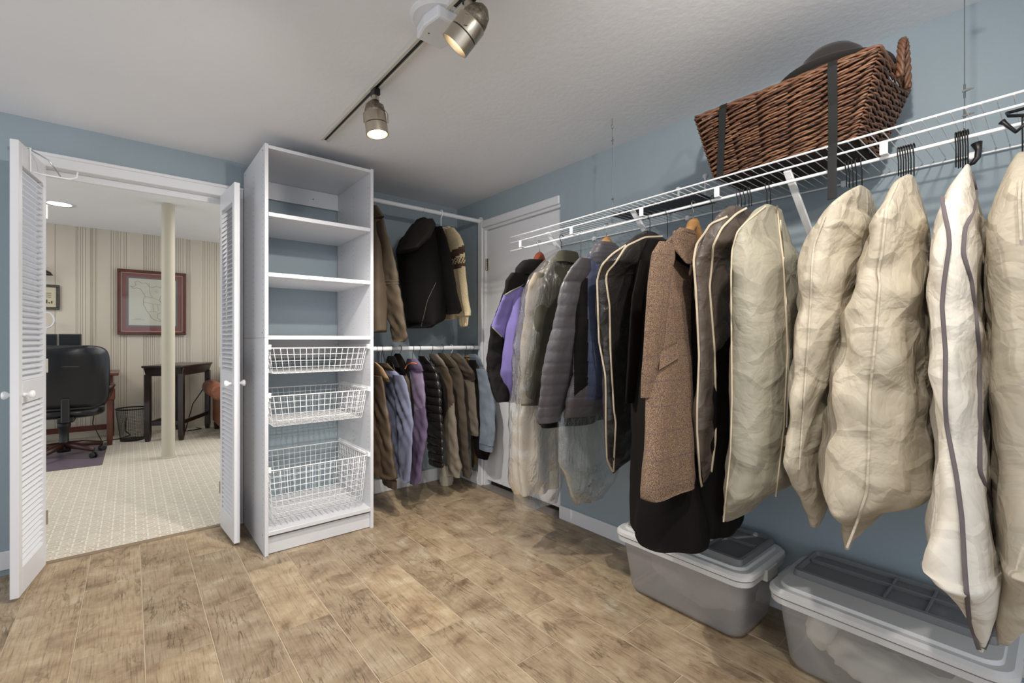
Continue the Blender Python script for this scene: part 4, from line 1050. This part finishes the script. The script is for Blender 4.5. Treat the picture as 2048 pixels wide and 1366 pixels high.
# black bag with cream piping
def bag(u, vtop, label, m, rows, pipes, X=1.74, pm='piping', pr=.0035, seed=0, hk=1, hm='black', **kw):
    g = garment('garment_bag', u, vtop, label, 'garment bag')
    kw.setdefault('nth', 96); kw.setdefault('nv', 140)
    o, bv = cloth('body', M[m], g, rows, X=X, seed=seed, **kw)
    for p in pipes: piping(g, bv, p, pr, pm)
    return g, bv
g4, bv4 = bag(1296, 462, 'black garment bag with two cream piping lines left of tweed coat', 'black_bag',
    [(461, 1288, 1312), (468, 1270, 1335), (490, 1245, 1345), (530, 1204, 1345), (560, 1193, 1320), (620, 1194, 1300), (750, 1205, 1285), (860, 1210, 1290), (920, 1212, 1275), (940, 1222, 1240), (947, 1225, 1230)],
    [[(1340, 472), (1290, 474), (1252, 492), (1228, 530), (1214, 543), (1212, 560), (1219, 610), (1221, 698), (1228, 820), (1232, 845), (1229, 900), (1227, 944)],
     [(1252, 490), (1224, 508), (1203, 531), (1194, 560), (1195, 584), (1198, 683), (1211, 751), (1212, 780), (1212, 855), (1214, 920), (1226, 944)]], X=1.72, seed=13, cr=.007, cf=6, wr=.01, fold=.03)
hang_r(1300, 462, 'thin black wire hanger above the black piped garment bag', span=.1)
# black coats
g = garment('black_coat', 1340, 480, 'long black wool coat hanging behind brown tweed coat, lowest hem', 'coat')
cloth('body', M['coatblack'], g, [(478, 1295, 1350, 1.74), (540, 1268, 1372, 1.74), (700, 1264, 1400, 1.72), (930, 1266, 1412, 1.64), (1050, 1260, 1415, 1.60), (1100, 1259, 1417, 1.59), (1110, 1268, 1416, 1.585)], X=1.7, seed=14, fold=.10, kf=4, sup=2.6, amax=.13)
cloth('sleeve', M['coatblack2'], g, [(520, 1280, 1296), (600, 1262, 1292), (720, 1256, 1284), (800, 1250, 1275), (807, 1252, 1272)], X=1.58, seed=15, nv=50)
hang_r(1335, 475, 'black hanger inside the long black wool coat', span=.1)
g = garment('black_coat', 1440, 480, 'second black coat, between tweed coat and dusty cream bag, over the bin', 'coat')
cloth('body', M['coatblack2'], g, [(478, 1400, 1440), (560, 1385, 1460), (800, 1385, 1475), (1000, 1395, 1482), (1062, 1400, 1486), (1078, 1402, 1478)], X=1.72, seed=16, fold=.08, sup=2.6, amax=.1)
hang_r(1425, 478, 'black wire hanger between tweed coat and taupe bag', span=.08)
# tweed coat
g = garment('tweed_coat', 1385, 465, 'brown tweed overcoat with purple check on a light wooden hanger', 'coat')
tb, tbv = cloth('body', M['tweed'], g, [(468, 1345, 1392, 1.70), (490, 1322, 1390, 1.68), (520, 1310, 1388, 1.66), (600, 1304, 1390, 1.58), (680, 1300, 1382, 1.54), (805, 1293, 1384, 1.48), (905, 1287, 1386, 1.44), (985, 1282, 1390, 1.42), (1004, 1284, 1386, 1.415)], seed=17, fold=.06, kf=4, amax=.15, sup=2.6, nv=110)
tsl, tsv = cloth('sleeve', M['tweed'], g, [(482, 1318, 1348), (505, 1303, 1350), (560, 1297, 1340), (660, 1289, 1330), (780, 1281, 1320), (796, 1281, 1319)], X=1.38, seed=18, nv=80)
cloth('collar', M['tweed'], g, [(455, 1358, 1392), (468, 1346, 1394), (500, 1345, 1390), (528, 1372, 1386)], X=1.60, seed=19, nv=36)
patch(g, tbv, [(1320, 702), (1354, 685), (1358, 716), (1318, 740)], 'tweed', 'pocket_flap', lift=.02)
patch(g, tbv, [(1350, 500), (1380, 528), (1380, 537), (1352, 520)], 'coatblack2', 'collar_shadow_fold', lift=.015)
hang_r(1387, 441, 'light wooden hanger holding the brown tweed coat', m='chrome', wood='wood_hanger', span=.06)
# taupe bag
g6, bv6 = bag(1480, 412, 'dark taupe garment bag with cream piping pointed at bottom', 'taupe_bag',
    [(411, 1458, 1515), (425, 1435, 1520), (450, 1414, 1520), (490, 1391, 1510), (530, 1385, 1480), (600, 1391, 1470), (713, 1396, 1465), (820, 1392, 1462), (900, 1394, 1460), (960, 1400, 1448), (1000, 1407, 1424), (1013, 1409, 1415)],
    [[(1455, 433), (1418, 449), (1414, 460), (1393, 488), (1387, 521), (1392, 583), (1398, 713), (1394, 820), (1394, 862), (1400, 954), (1411, 1010)],
     [(1501, 412), (1473, 427), (1444, 455), (1426, 492), (1424, 528), (1419, 574), (1429, 698), (1432, 820), (1431, 880), (1423, 942), (1419, 992), (1412, 1010)]], X=1.68, seed=20, cr=.009, cf=7, wr=.01, fold=.02, amax=.16)
def cluster(us, vt, label, grp, hm='black'):
    nm = ['leftmost', 'second from left', 'third from left', 'fourth from left', 'fifth from left', 'sixth from left', 'seventh from left']
    for i, u in enumerate(us):
        q = 'rightmost' if i == len(us)-1 else nm[i]
        hang_r(u, vt+(i % 2)*2, label+', '+q, m=hm, group=grp, body=False)
cluster((1476, 1483, 1490, 1498, 1503), 412, 'wire hook in cluster above taupe bag', 'wire hooks above the taupe bag')
g7, bv7 = bag(1540, 408, 'dusty cream canvas garment bag with zipper right of taupe bag', 'grey_bag',
    [(408, 1530, 1564), (418, 1508, 1568), (444, 1487, 1580), (480, 1467, 1594), (520, 1460, 1605), (650, 1462, 1612), (855, 1459, 1610), (960, 1453, 1600), (1000, 1449, 1588), (1025, 1446, 1545), (1040, 1445, 1490), (1048, 1444, 1458)],
    [[(1554, 411), (1559, 462), (1566, 517), (1572, 630), (1575, 700), (1568, 855), (1553, 979), (1548, 1015)], [(1532, 412), (1490, 446), (1474, 464), (1464, 501), (1462, 550), (1464, 800), (1461, 905), (1452, 992), (1447, 1044)]], X=1.70, seed=21, cr=.008, cf=5, wr=.006, fold=.02, pr=.0025, amax=.22)
piping(g7, bv7, [(1561, 440), (1567, 517), (1574, 630), (1578, 700), (1573, 855)], .003, 'zip', 'zipper')
MB().tube(on_surface([bv7], [(1571, 870), (1571, 885), (1569, 892)], 4), .005, 6).build('zipper_pull', M['piping'], g7, smooth=True)
cluster((1534, 1541), 410, 'wire hook above the dusty cream bag', 'wire hooks above the dusty cream bag')
g8, bv8 = bag(1700, 372, 'cream garment bag with vertical seam, fourth bag from the right', 'cream_bag',
    [(370, 1718, 1742), (382, 1692, 1756), (420, 1645, 1765), (465, 1614, 1765), (540, 1599, 1752), (666, 1589, 1730), (800, 1581, 1700), (905, 1574, 1685), (960, 1582, 1678), (1010, 1608, 1668), (1035, 1617, 1652), (1055, 1621, 1638)],
    [[(1650, 432), (1628, 490), (1624, 530), (1622, 593), (1616, 700), (1610, 776), (1602, 887), (1598, 940)]], X=1.72, seed=22, cr=.013, cf=5, wr=.008, fold=.02, pm='cream_bag', pr=.0028)
cluster((1693, 1699, 1706, 1713, 1724), 374, 'wire hook in cluster beside black strap end', 'wire hooks above the seamed cream bag')
g9, bv9 = bag(1815, 350, 'widest cream garment bag, crumpled, tapering to a pointed tip', 'cream_bag',
    [(348, 1812, 1832), (358, 1788, 1842), (384, 1772, 1850), (428, 1757, 1862), (538, 1716, 1862), (629, 1686, 1860), (739, 1664, 1864), (820, 1655, 1869), (909, 1646, 1875), (980, 1647, 1872), (1015, 1655, 1855), (1040, 1668, 1790), (1065, 1682, 1730), (1085, 1687, 1706), (1100, 1689, 1699)],
    [[(1796, 362), (1774, 410), (1764, 505), (1756, 542), (1760, 567), (1752, 666), (1740, 790), (1738, 900), (1734, 985), (1712, 1050), (1694, 1096)]], X=1.70, seed=23, cr=.016, cf=5, wr=.010, fold=.02, pm='cream_bag', pr=.003)
cluster((1797, 1802, 1807, 1812, 1817, 1822, 1828), 352, 'black wire hook in cluster above widest bag', 'wire hooks above the widest cream bag')
g10, bv10 = bag(1930, 330, 'pale cream garment bag edged with two grey ribbons, lowest tip', 'cream_bag2',
    [(328, 1931, 1940), (345, 1915, 1948), (373, 1892, 1958), (424, 1872, 1973), (538, 1858, 1980), (629, 1854, 1982), (739, 1858, 1982, 1.68), (850, 1866, 1986, 1.66), (980, 1868, 1994, 1.62), (1060, 1850, 2004, 1.58), (1110, 1845, 2008, 1.56), (1160, 1868, 2008, 1.55), (1230, 1915, 2003, 1.54), (1280, 1945, 1985, 1.53), (1306, 1959, 1966, 1.53)],
    [[(1884, 392), (1888, 421), (1897, 461), (1899, 490), (1888, 564), (1884, 611), (1891, 703), (1890, 800), (1893, 850), (1913, 952), (1924, 1037), (1930, 1145), (1938, 1240), (1958, 1300)],
     [(1943, 348), (1953, 388), (1946, 424), (1930, 457), (1926, 505), (1943, 564), (1957, 684), (1959, 800), (1960, 943), (1993, 1029), (2000, 1123), (1998, 1230), (1967, 1298)]], X=1.70, seed=24, cr=.011, cf=5.5, wr=.008, fold=.02, pm='gpiping', pr=.0040)
cluster((1912, 1917, 1921, 1926, 1931, 1936), 335, 'black wire hook above grey ribboned bag', 'wire hooks above the ribbon-edged bag')
g11, bv11 = bag(2045, 305, 'cream garment bag at the right edge of the photo', 'cream_bag',
    [(303, 2030, 2060), (318, 2012, 2085), (360, 1992, 2110), (430, 1976, 2130), (520, 1971, 2140), (700, 1973, 2150), (900, 1984, 2150), (1100, 1990, 2140, 1.62), (1200, 1990, 2110, 1.58), (1270, 1990, 2050, 1.55), (1292, 1994, 2020, 1.55)],
    [[(2040, 360), (2038, 400), (2042, 480)]], X=1.72, seed=25, cr=.006, cf=4.5, wr=.008, fold=.02, pm='cream_bag', pr=.003)
cluster((2045, 2052), 306, 'black wire hook above bag at photo right edge', 'wire hooks at the right edge')
# belt hanging from the shelf
bl = [pX(u, v, 1.78) for u, v in ((1953, 286), (1957, 300), (1955, 315), (1946, 326), (1937, 331))]
tag(MB().tube(bl, [.012, .007, .007, .006, .003], 8).build('hook_strap', M['black'], smooth=True), 'curved black strap hanging from rod beside ribbon-edged bag', 'strap')

# ---- alcove, upper rod
def al(name, u, vtop, rodz, label, cat='jacket'):
    p = pix(u, vtop, dY(u, 2.97)); return thing(name, tuple(p), label, cat)
def hang_a(u, vtop, rodz, label, **kw):
    p = pix(u, vtop, dY(u, 2.97)); return hanger(None, p.z, 'y', (p.x, 2.97, rodz), label, **kw)
g = al('brown_jacket', 752, 418, 2.09, 'dark khaki hooded jacket on upper rod beside the cabinet')
cloth('body', M['khaki_dk'], g, [(416, 722, 752), (430, 718, 764), (500, 716, 775), (600, 716, 776), (665, 722, 772)], X=2.99, axis='y', seed=30, fold=.06, amax=.16)
sl, slv = cloth('sleeve', M['khaki_dk'], g, [(438, 752, 768), (460, 752, 772), (500, 760, 784), (560, 765, 797), (600, 769, 803), (640, 776, 810), (672, 783, 815), (684, 786, 812)], X=2.80, axis='y', seed=31, wr=.006, cr=.008, nv=90)
for dv in (0, 6): piping(g, slv, [(764, 568-5+dv), (780, 561+dv), (798, 561+dv)], .0012, 'trim', 'stitch_line', 5)
cloth('collar', M['khaki_dk'], g, [(412, 728, 750), (424, 728, 758), (440, 735, 768)], X=2.88, axis='y', seed=32, nv=16)
hang_a(745, 420, 2.09, 'hidden hanger of the dark khaki jacket beside the cabinet', m='chrome')
g = al('hooded_jacket', 845, 436, 2.09, 'black hooded jacket in the middle of the upper alcove rod')
ub, ubv = cloth('body', M['blackcloth'], g, [(446, 822, 865), (462, 803, 886), (500, 791, 896), (580, 802, 896), (640, 811, 889), (656, 815, 864)], X=2.97, axis='y', seed=33, fold=.05, amax=.2)
cloth('sleeve', M['blackcloth'], g, [(452, 862, 884), (475, 862, 893), (514, 866, 902), (560, 876, 909), (600, 886, 918), (622, 893, 924), (628, 893, 918)], X=2.77, axis='y', seed=34)
cloth('hood', M['hoodblack'], g, [(434, 832, 850), (442, 822, 866), (460, 808, 872), (482, 796, 862), (502, 793, 836)], X=2.80, axis='y', seed=35, nv=44, wr=.01)
piping(g, ubv, [(872, 565), (855, 600), (848, 630), (843, 650)], .0012, 'trim', 'cord')
for p in ((843, 654), (875, 646)):
    q = pix(p[0], p[1], dY(p[0], 2.86)); MB().tube([q+Vector((0, 0, .02)), q], .003, 6).build('cord_toggle', M['black'], g)
hang_a(846, 440, 2.09, 'chrome wire hanger holding the black hooded jacket', m='chrome')
g = al('sherpa_jacket', 885, 452, 2.09, 'cream fleece sherpa jacket with brown printed band on upper rod')
cloth('body', M['sherpa'], g, [(452, 878, 900), (470, 862, 918), (520, 860, 925), (600, 866, 915), (640, 868, 912)], X=2.99, axis='y', seed=36, amax=.18)
cloth('sleeve', [M['sherpa'], M['sherpa_dk'], M['sherpa']], g, [(455, 890, 908), (470, 892, 920), (495, 896, 928), (540, 900, 931), (600, 908, 937), (622, 910, 942), (632, 910, 941)], X=2.80, axis='y', seed=37, nv=70,
      matf=lambda u, v: 1 if (496+(u-915)*-.5 < v < 512+(u-915)*-.5) or (528 < v+(u-915)*.2 < 536) or (514 < v < 528 and (int(u*1.7+v*.9) % 9) < 4) else 0)
cloth('cuff', M['sherpa'], g, [(630, 916, 938), (650, 919, 936), (653, 921, 935)], X=2.80, axis='y', seed=38, nv=16, fold=.12, kf=12)
hang_a(882, 452, 2.09, 'white plastic hanger holding the cream sherpa jacket', m='wire', r=.004)

# ---- alcove, lower rod
RZ = 1.09
def lower(name, label, parts, hu, vt, hm='black', wood=None, hlabel=None, cat='jacket', hspan=.05):
    g = al(name, hu, vt, RZ, label, cat)
    res = []
    for (pn, m, rows, Yp, kw) in parts:
        res.append(cloth(pn, [M[x] for x in m] if isinstance(m, (list, tuple)) else M[m], g, rows, X=Yp, axis='y', nth=40, nv=kw.pop('nv', 64), amax=kw.pop('amax', .17), **kw))
    hang_a(hu, vt, RZ, hlabel or ('wire hanger holding the '+label.split(' with')[0])[:90], m=hm, wood=wood, span=hspan)
    return g, res
lower('leather_jacket', 'brown leather jacket with tan collar, first on the lower rod by cabinet', [
    ('body', 'leather', [(728, 728, 758), (745, 725, 770), (800, 722, 770), (900, 722, 778), (960, 724, 785)], 2.95, dict(cr=.008, seed=40)),
    ('sleeve', 'leather', [(752, 745, 764), (770, 748, 768), (855, 749, 782), (930, 752, 791), (960, 758, 795)], 2.78, dict(seed=41, wr=.006, cr=.010)),
    ('cuff', 'leather', [(956, 764, 794), (975, 767, 793), (979, 770, 792)], 2.78, dict(seed=42, nv=14, fold=.1, kf=10)),
    ('collar', 'tan', [(724, 738, 752), (735, 742, 766), (755, 748, 778), (764, 758, 780)], 2.80, dict(seed=43, nv=24))], 752, 728, 'chrome', hlabel='chrome hook hanger of brown leather jacket')
lower('blue_jacket', 'periwinkle blue soft jacket right of the brown leather jacket', [
    ('body', 'peri', [(730, 758, 775), (745, 757, 798), (765, 758, 808), (800, 765, 812), (841, 776, 812), (900, 782, 810), (955, 788, 808)], 2.98, dict(cr=.008, seed=44)),
    ('sleeve', 'peri', [(750, 785, 806), (765, 786, 814), (800, 790, 821), (841, 794, 827), (900, 797, 824), (955, 798, 820), (966, 799, 819)], 2.80, dict(seed=45, wr=.006, cr=.010)),
    ('collar', 'khaki_dk', [(726, 758, 776), (734, 757, 784), (742, 762, 790)], 2.86, dict(seed=46, nv=16))], 763, 728, 'black', hlabel='black hanger holding the periwinkle jacket')
lower('brown_shirt', 'dark brown jacket tucked between the periwinkle and purple jackets', [
    ('body', 'khaki_dk', [(714, 774, 792), (725, 772, 802), (760, 778, 820), (820, 790, 824), (880, 800, 824)], 3.02, dict(seed=47)),
    ('collar', 'blackcloth', [(712, 776, 790), (722, 773, 796), (735, 776, 800)], 2.98, dict(cr=.008, seed=48, nv=14))], 783, 716, 'black', hlabel='black hanger of dark brown tucked jacket')
lower('black_hoodie', 'small black hooded top left of the orange trimmed purple jacket', [
    ('body', 'blackcloth', [(716, 790, 806), (740, 792, 818), (790, 800, 826), (850, 805, 828)], 3.02, dict(seed=49)),
    ('hood', 'coatblack2', [(707, 790, 800), (715, 787, 806), (735, 790, 811), (750, 798, 813)], 2.92, dict(cr=.008, seed=50, nv=24))], 800, 710, 'black', hlabel='black hanger of the small black hooded top')
g, r = lower('purple_jacket', 'two-tone purple jacket with orange collar edge on lower rod', [
    ('body', ['lilac', 'plum'], [(728, 815, 838), (745, 822, 846), (816, 828, 852), (855, 826, 855), (910, 823, 847), (965, 820, 840), (971, 820, 832)], 2.86, dict(cr=.008, seed=51, wr=.012, matf=lambda u, v: 0 if v < 818-(u-838)*.4 else 1)),
    ('collar', 'plum', [(718, 814, 834), (728, 812, 842), (742, 818, 846)], 2.86, dict(seed=52, nv=16))], 825, 720, 'black', hlabel='black hanger of two-tone purple jacket')
piping(g, r[1][1], [(810, 738), (814, 729), (824, 725), (834, 728)], .004, 'orange', 'collar_trim', 4)
lower('puffer_vest', 'glossy black puffer vest with horizontal channels on lower rod', [
    ('body', 'puff', [(712, 836, 850), (726, 838, 864), (745, 842, 876), (780, 845, 882), (855, 850, 886), (928, 857, 889), (936, 860, 886)], 2.86, dict(seed=53, quilt=.015, qs=.058, qp=.5, nv=150)),
    ('armhole', 'blackcloth', [(745, 868, 880), (770, 868, 892), (820, 870, 893), (850, 874, 886)], 2.90, dict(seed=54, nv=24))], 838, 714, 'black', hlabel='black hanger of the glossy puffer vest')
lower('grey_jacket', 'light grey jacket with dark brown shoulders beside the puffer vest', [
    ('body', ['khaki_dk', 'greycloth'], [(712, 858, 876), (735, 868, 896), (760, 876, 905), (830, 885, 911), (900, 890, 918), (948, 896, 923), (956, 898, 920)], 2.90, dict(cr=.008, seed=55, matf=lambda u, v: 0 if v < 815+(900-u)*1.2 else 1)),
    ('collar', 'greyknit', [(708, 858, 874), (720, 862, 886), (735, 872, 894)], 2.88, dict(seed=56, nv=16))], 863, 712, 'black', hlabel='black hanger of the light grey jacket')
lower('brown_sweater', 'brown-grey knit sweater with long sleeve reaching the lowest hem', [
    ('body', 'browngrey', [(708, 876, 896), (725, 885, 913), (752, 900, 926), (827, 908, 932), (900, 916, 938), (950, 924, 942), (957, 925, 940)], 2.92, dict(cr=.008, seed=57)),
    ('collar', 'khaki_dk', [(706, 876, 890), (718, 878, 902), (735, 890, 912)], 2.92, dict(cr=.008, seed=58, nv=16))], 884, 708, 'black', hlabel='black hanger of brown-grey sweater')
lower('grey_hoodie', 'grey hooded sweatshirt left of the camouflage and denim jackets', [
    ('body', 'greyknit', [(712, 896, 914), (728, 905, 936), (757, 918, 949), (800, 928, 953), (868, 934, 959), (873, 936, 958)], 2.92, dict(cr=.008, seed=59)),
    ('hood', 'browngrey', [(706, 903, 916), (716, 900, 930), (740, 912, 946), (758, 930, 951), (764, 936, 948)], 2.86, dict(seed=60, nv=34, wr=.006, cr=.005))], 903, 708, 'wire', hlabel='pale hanger of the grey hooded sweatshirt')
lower('camouflage_shirt', 'dark camouflage shirt squeezed behind the denim jacket', [
    ('body', 'camo', [(714, 928, 942), (740, 936, 957), (830, 942, 962), (900, 942, 958), (936, 943, 950)], 2.97, dict(seed=61))], 930, 712, 'black', hlabel='black hanger of camouflage shirt')
lower('black_sweater', 'black sweater hem showing below the denim jacket sleeve', [
    ('body', 'coatblack2', [(720, 938, 952), (780, 942, 960), (850, 945, 975), (905, 948, 980), (920, 955, 975)], 2.86, dict(seed=62))], 945, 716, 'black', hlabel='black hanger behind the denim jacket')
lower('denim_jacket', 'faded blue denim jacket nearest the corner on lower rod', [
    ('body', 'denim', [(714, 936, 955), (735, 945, 968), (755, 950, 974), (805, 955, 978), (850, 955, 972)], 2.90, dict(seed=63)),
    ('sleeve', 'denim', [(738, 952, 970), (755, 955, 977), (805, 960, 990), (855, 960, 992), (893, 959, 988)], 2.70, dict(seed=64, wr=.006, cr=.005)),
    ('cuff', 'denim', [(890, 958, 987), (903, 959, 986), (905, 960, 985)], 2.70, dict(seed=65, nv=14)),
    ('collar', 'denim', [(708, 938, 952), (718, 936, 962), (732, 942, 968)], 2.90, dict(seed=66, nv=16))], 938, 712, 'chrome', wood='wood_hanger', hlabel='light wooden hanger of denim jacket', hspan=.1)

# ------------------------------------------------------------------ storage bins
def rr(x0, x1, y0, y1, r, z, n=6):
    pts = []
    for cx_, cy_, a0 in ((x1-r, y1-r, 0), (x0+r, y1-r, 90), (x0+r, y0+r, 180), (x1-r, y0+r, 270)):
        for q in range(n):
            a_ = math.radians(a0+q*90/(n-1)); pts.append((cx_+r*math.cos(a_), cy_+r*math.sin(a_), z))
    return pts
def storage_bin(yn, yf, x0, x1, lab, fr=.05):
    H = .262
    o = thing('storage_bin', ((x0+x1)/2, (yn+yf)/2, 0), lab, 'storage bin')
    ins = .03; bi = .055
    b = MB()
    prof = [(.0, bi+.02, .05), (.012, bi, .055), (.03, bi-.006, .055), (.20, ins, .05), (H-.015, ins-.004, .05)]
    b.grid([rr(x0+i_, x1-i_, yn+i_, yf-i_, r, z+.002) for z, i_, r in prof], wrap=True)
    b.face(list(range(24))[::-1]); b.build('tub', M['bin'], o, smooth=True)
    b = MB().grid([rr(x0+.02, x1-.02, yn+.02, yf-.02, .05, H-.03), rr(x0+.006, x1-.006, yn+.006, yf-.006, .055, H-.026), rr(x0+.004, x1-.004, yn+.004, yf-.004, .055, H-.006), rr(x0+.02, x1-.02, yn+.02, yf-.02, .05, H-.004)], wrap=True)
    b.build('tub_rim', M['bin_rim'], o, smooth=True, angle=.6)
    b = MB().grid([rr(x0+.006, x1-.006, yn+.006, yf-.006, .055, H-.004), rr(x0, x1, yn, yf, .06, H), rr(x0+.001, x1-.001, yn+.001, yf-.001, .06, H+.014), rr(x0+.012, x1-.012, yn+.012, yf-.012, .05, H+.024), rr(x0+.03, x1-.03, yn+.03, yf-.03, .045, H+.024), rr(x0+.034, x1-.034, yn+.034, yf-.034, .045, H+.034), rr(x0+.055, x1-.055, yn+.055, yf-.055, .03, H+.034)], wrap=True)
    n0 = len(b.v)-24; b.face([n0+k for k in range(24)])
    ld = b.build('lid', M['bin_rim'], o, angle=.5)
    # raised grey centre with ribs
    a0, a1, c0, c1 = x0+fr, x1-.03, yn+.045, yf-.045; z = H+.034
    b = MB().grid([rr(a0, a1, c0, c1, .02, z), rr(a0+.003, a1-.003, c0+.003, c1-.003, .02, z+.022), rr(a0+.012, a1-.012, c0+.012, c1-.012, .016, z+.025), rr(a0+.02, a1-.02, c0+.02, c1-.02, .012, z+.012)], wrap=True)
    n0 = len(b.v)-24; b.face([n0+k for k in range(24)])
    b.build('lid_centre', M['bin_lid'], ld, angle=.5)
    ym = [c0+.18, c0+.26, c0+.40]
    for yy in (c0+(c1-c0)*.3, c0+(c1-c0)*.5):
        MB().box(a0+.02, a1-.02, yy-.004, yy+.004, z+.010, z+.022).build('rib', M['bin_lid'], ld, bevel=.002)
    xm = (a0+a1)/2+.02; MB().box(xm-.005, xm+.005, c0+.02, c1-.02, z+.010, z+.024).build('rib', M['bin_lid'], ld, bevel=.002)
    for yy in (yn, yf):
        s_ = -1 if yy == yn else 1
        MB().box((x0+x1)/2-.05, (x0+x1)/2+.05, min(yy-s_*.012, yy+s_*.008), max(yy-s_*.012, yy+s_*.008), H-.035, H+.01).build('latch', M['bin_rim'], o, bevel=.003)
    return o
storage_bin(.735, 1.345, 1.715, 2.115, 'frosted plastic storage bin with grey lid under the black coats')
storage_bin(.075, .685, 1.725, 2.12, 'frosted plastic storage bin with grey lid nearest the camera, under cream bags', .13)
wc = [mat('white_linen', (226, 220, 206), .8), mat('dark_linen', (70, 66, 66), .9), mat('grey_linen', (130, 120, 120), .9)]
def lump(x, y, z, hx, hy, hz, m, seed, label, cat='clothes'):
    b = MB().grid(pillow(x, y, z, hx, hy, hz, n=22, e=2.6, wr=.0), wrap=True)
    for i, p in enumerate(b.v):
        q = Vector(p); dd = (noise.noise(q*14+Vector((seed, 0, 0)))*.03-abs(noise.noise(q*22+Vector((seed, 4, 0))))*.03); dv = (q-Vector((x, y, z))); b.v[i] = q+dv.normalized()*dd if dv.length > 1e-5 else q
        b.v[i].z = max(b.v[i].z, .018)
    return tag(b.build('folded_clothes', m, smooth=True), label, cat)
lump(1.91, .36, .085, .125, .20, .06, wc[0], 1, 'white linen bundled at the bottom of nearest storage bin')
lump(1.93, .30, .185, .11, .15, .035, wc[1], 2, 'dark folded clothes on the white linen inside nearest bin')
lump(1.90, .55, .15, .10, .05, .09, wc[0], 3, 'crumpled white cloth at far end inside the nearest bin')
lump(1.92, 1.02, .12, .12, .22, .09, wc[2], 4, 'grey clothes bundled inside the farther storage bin')
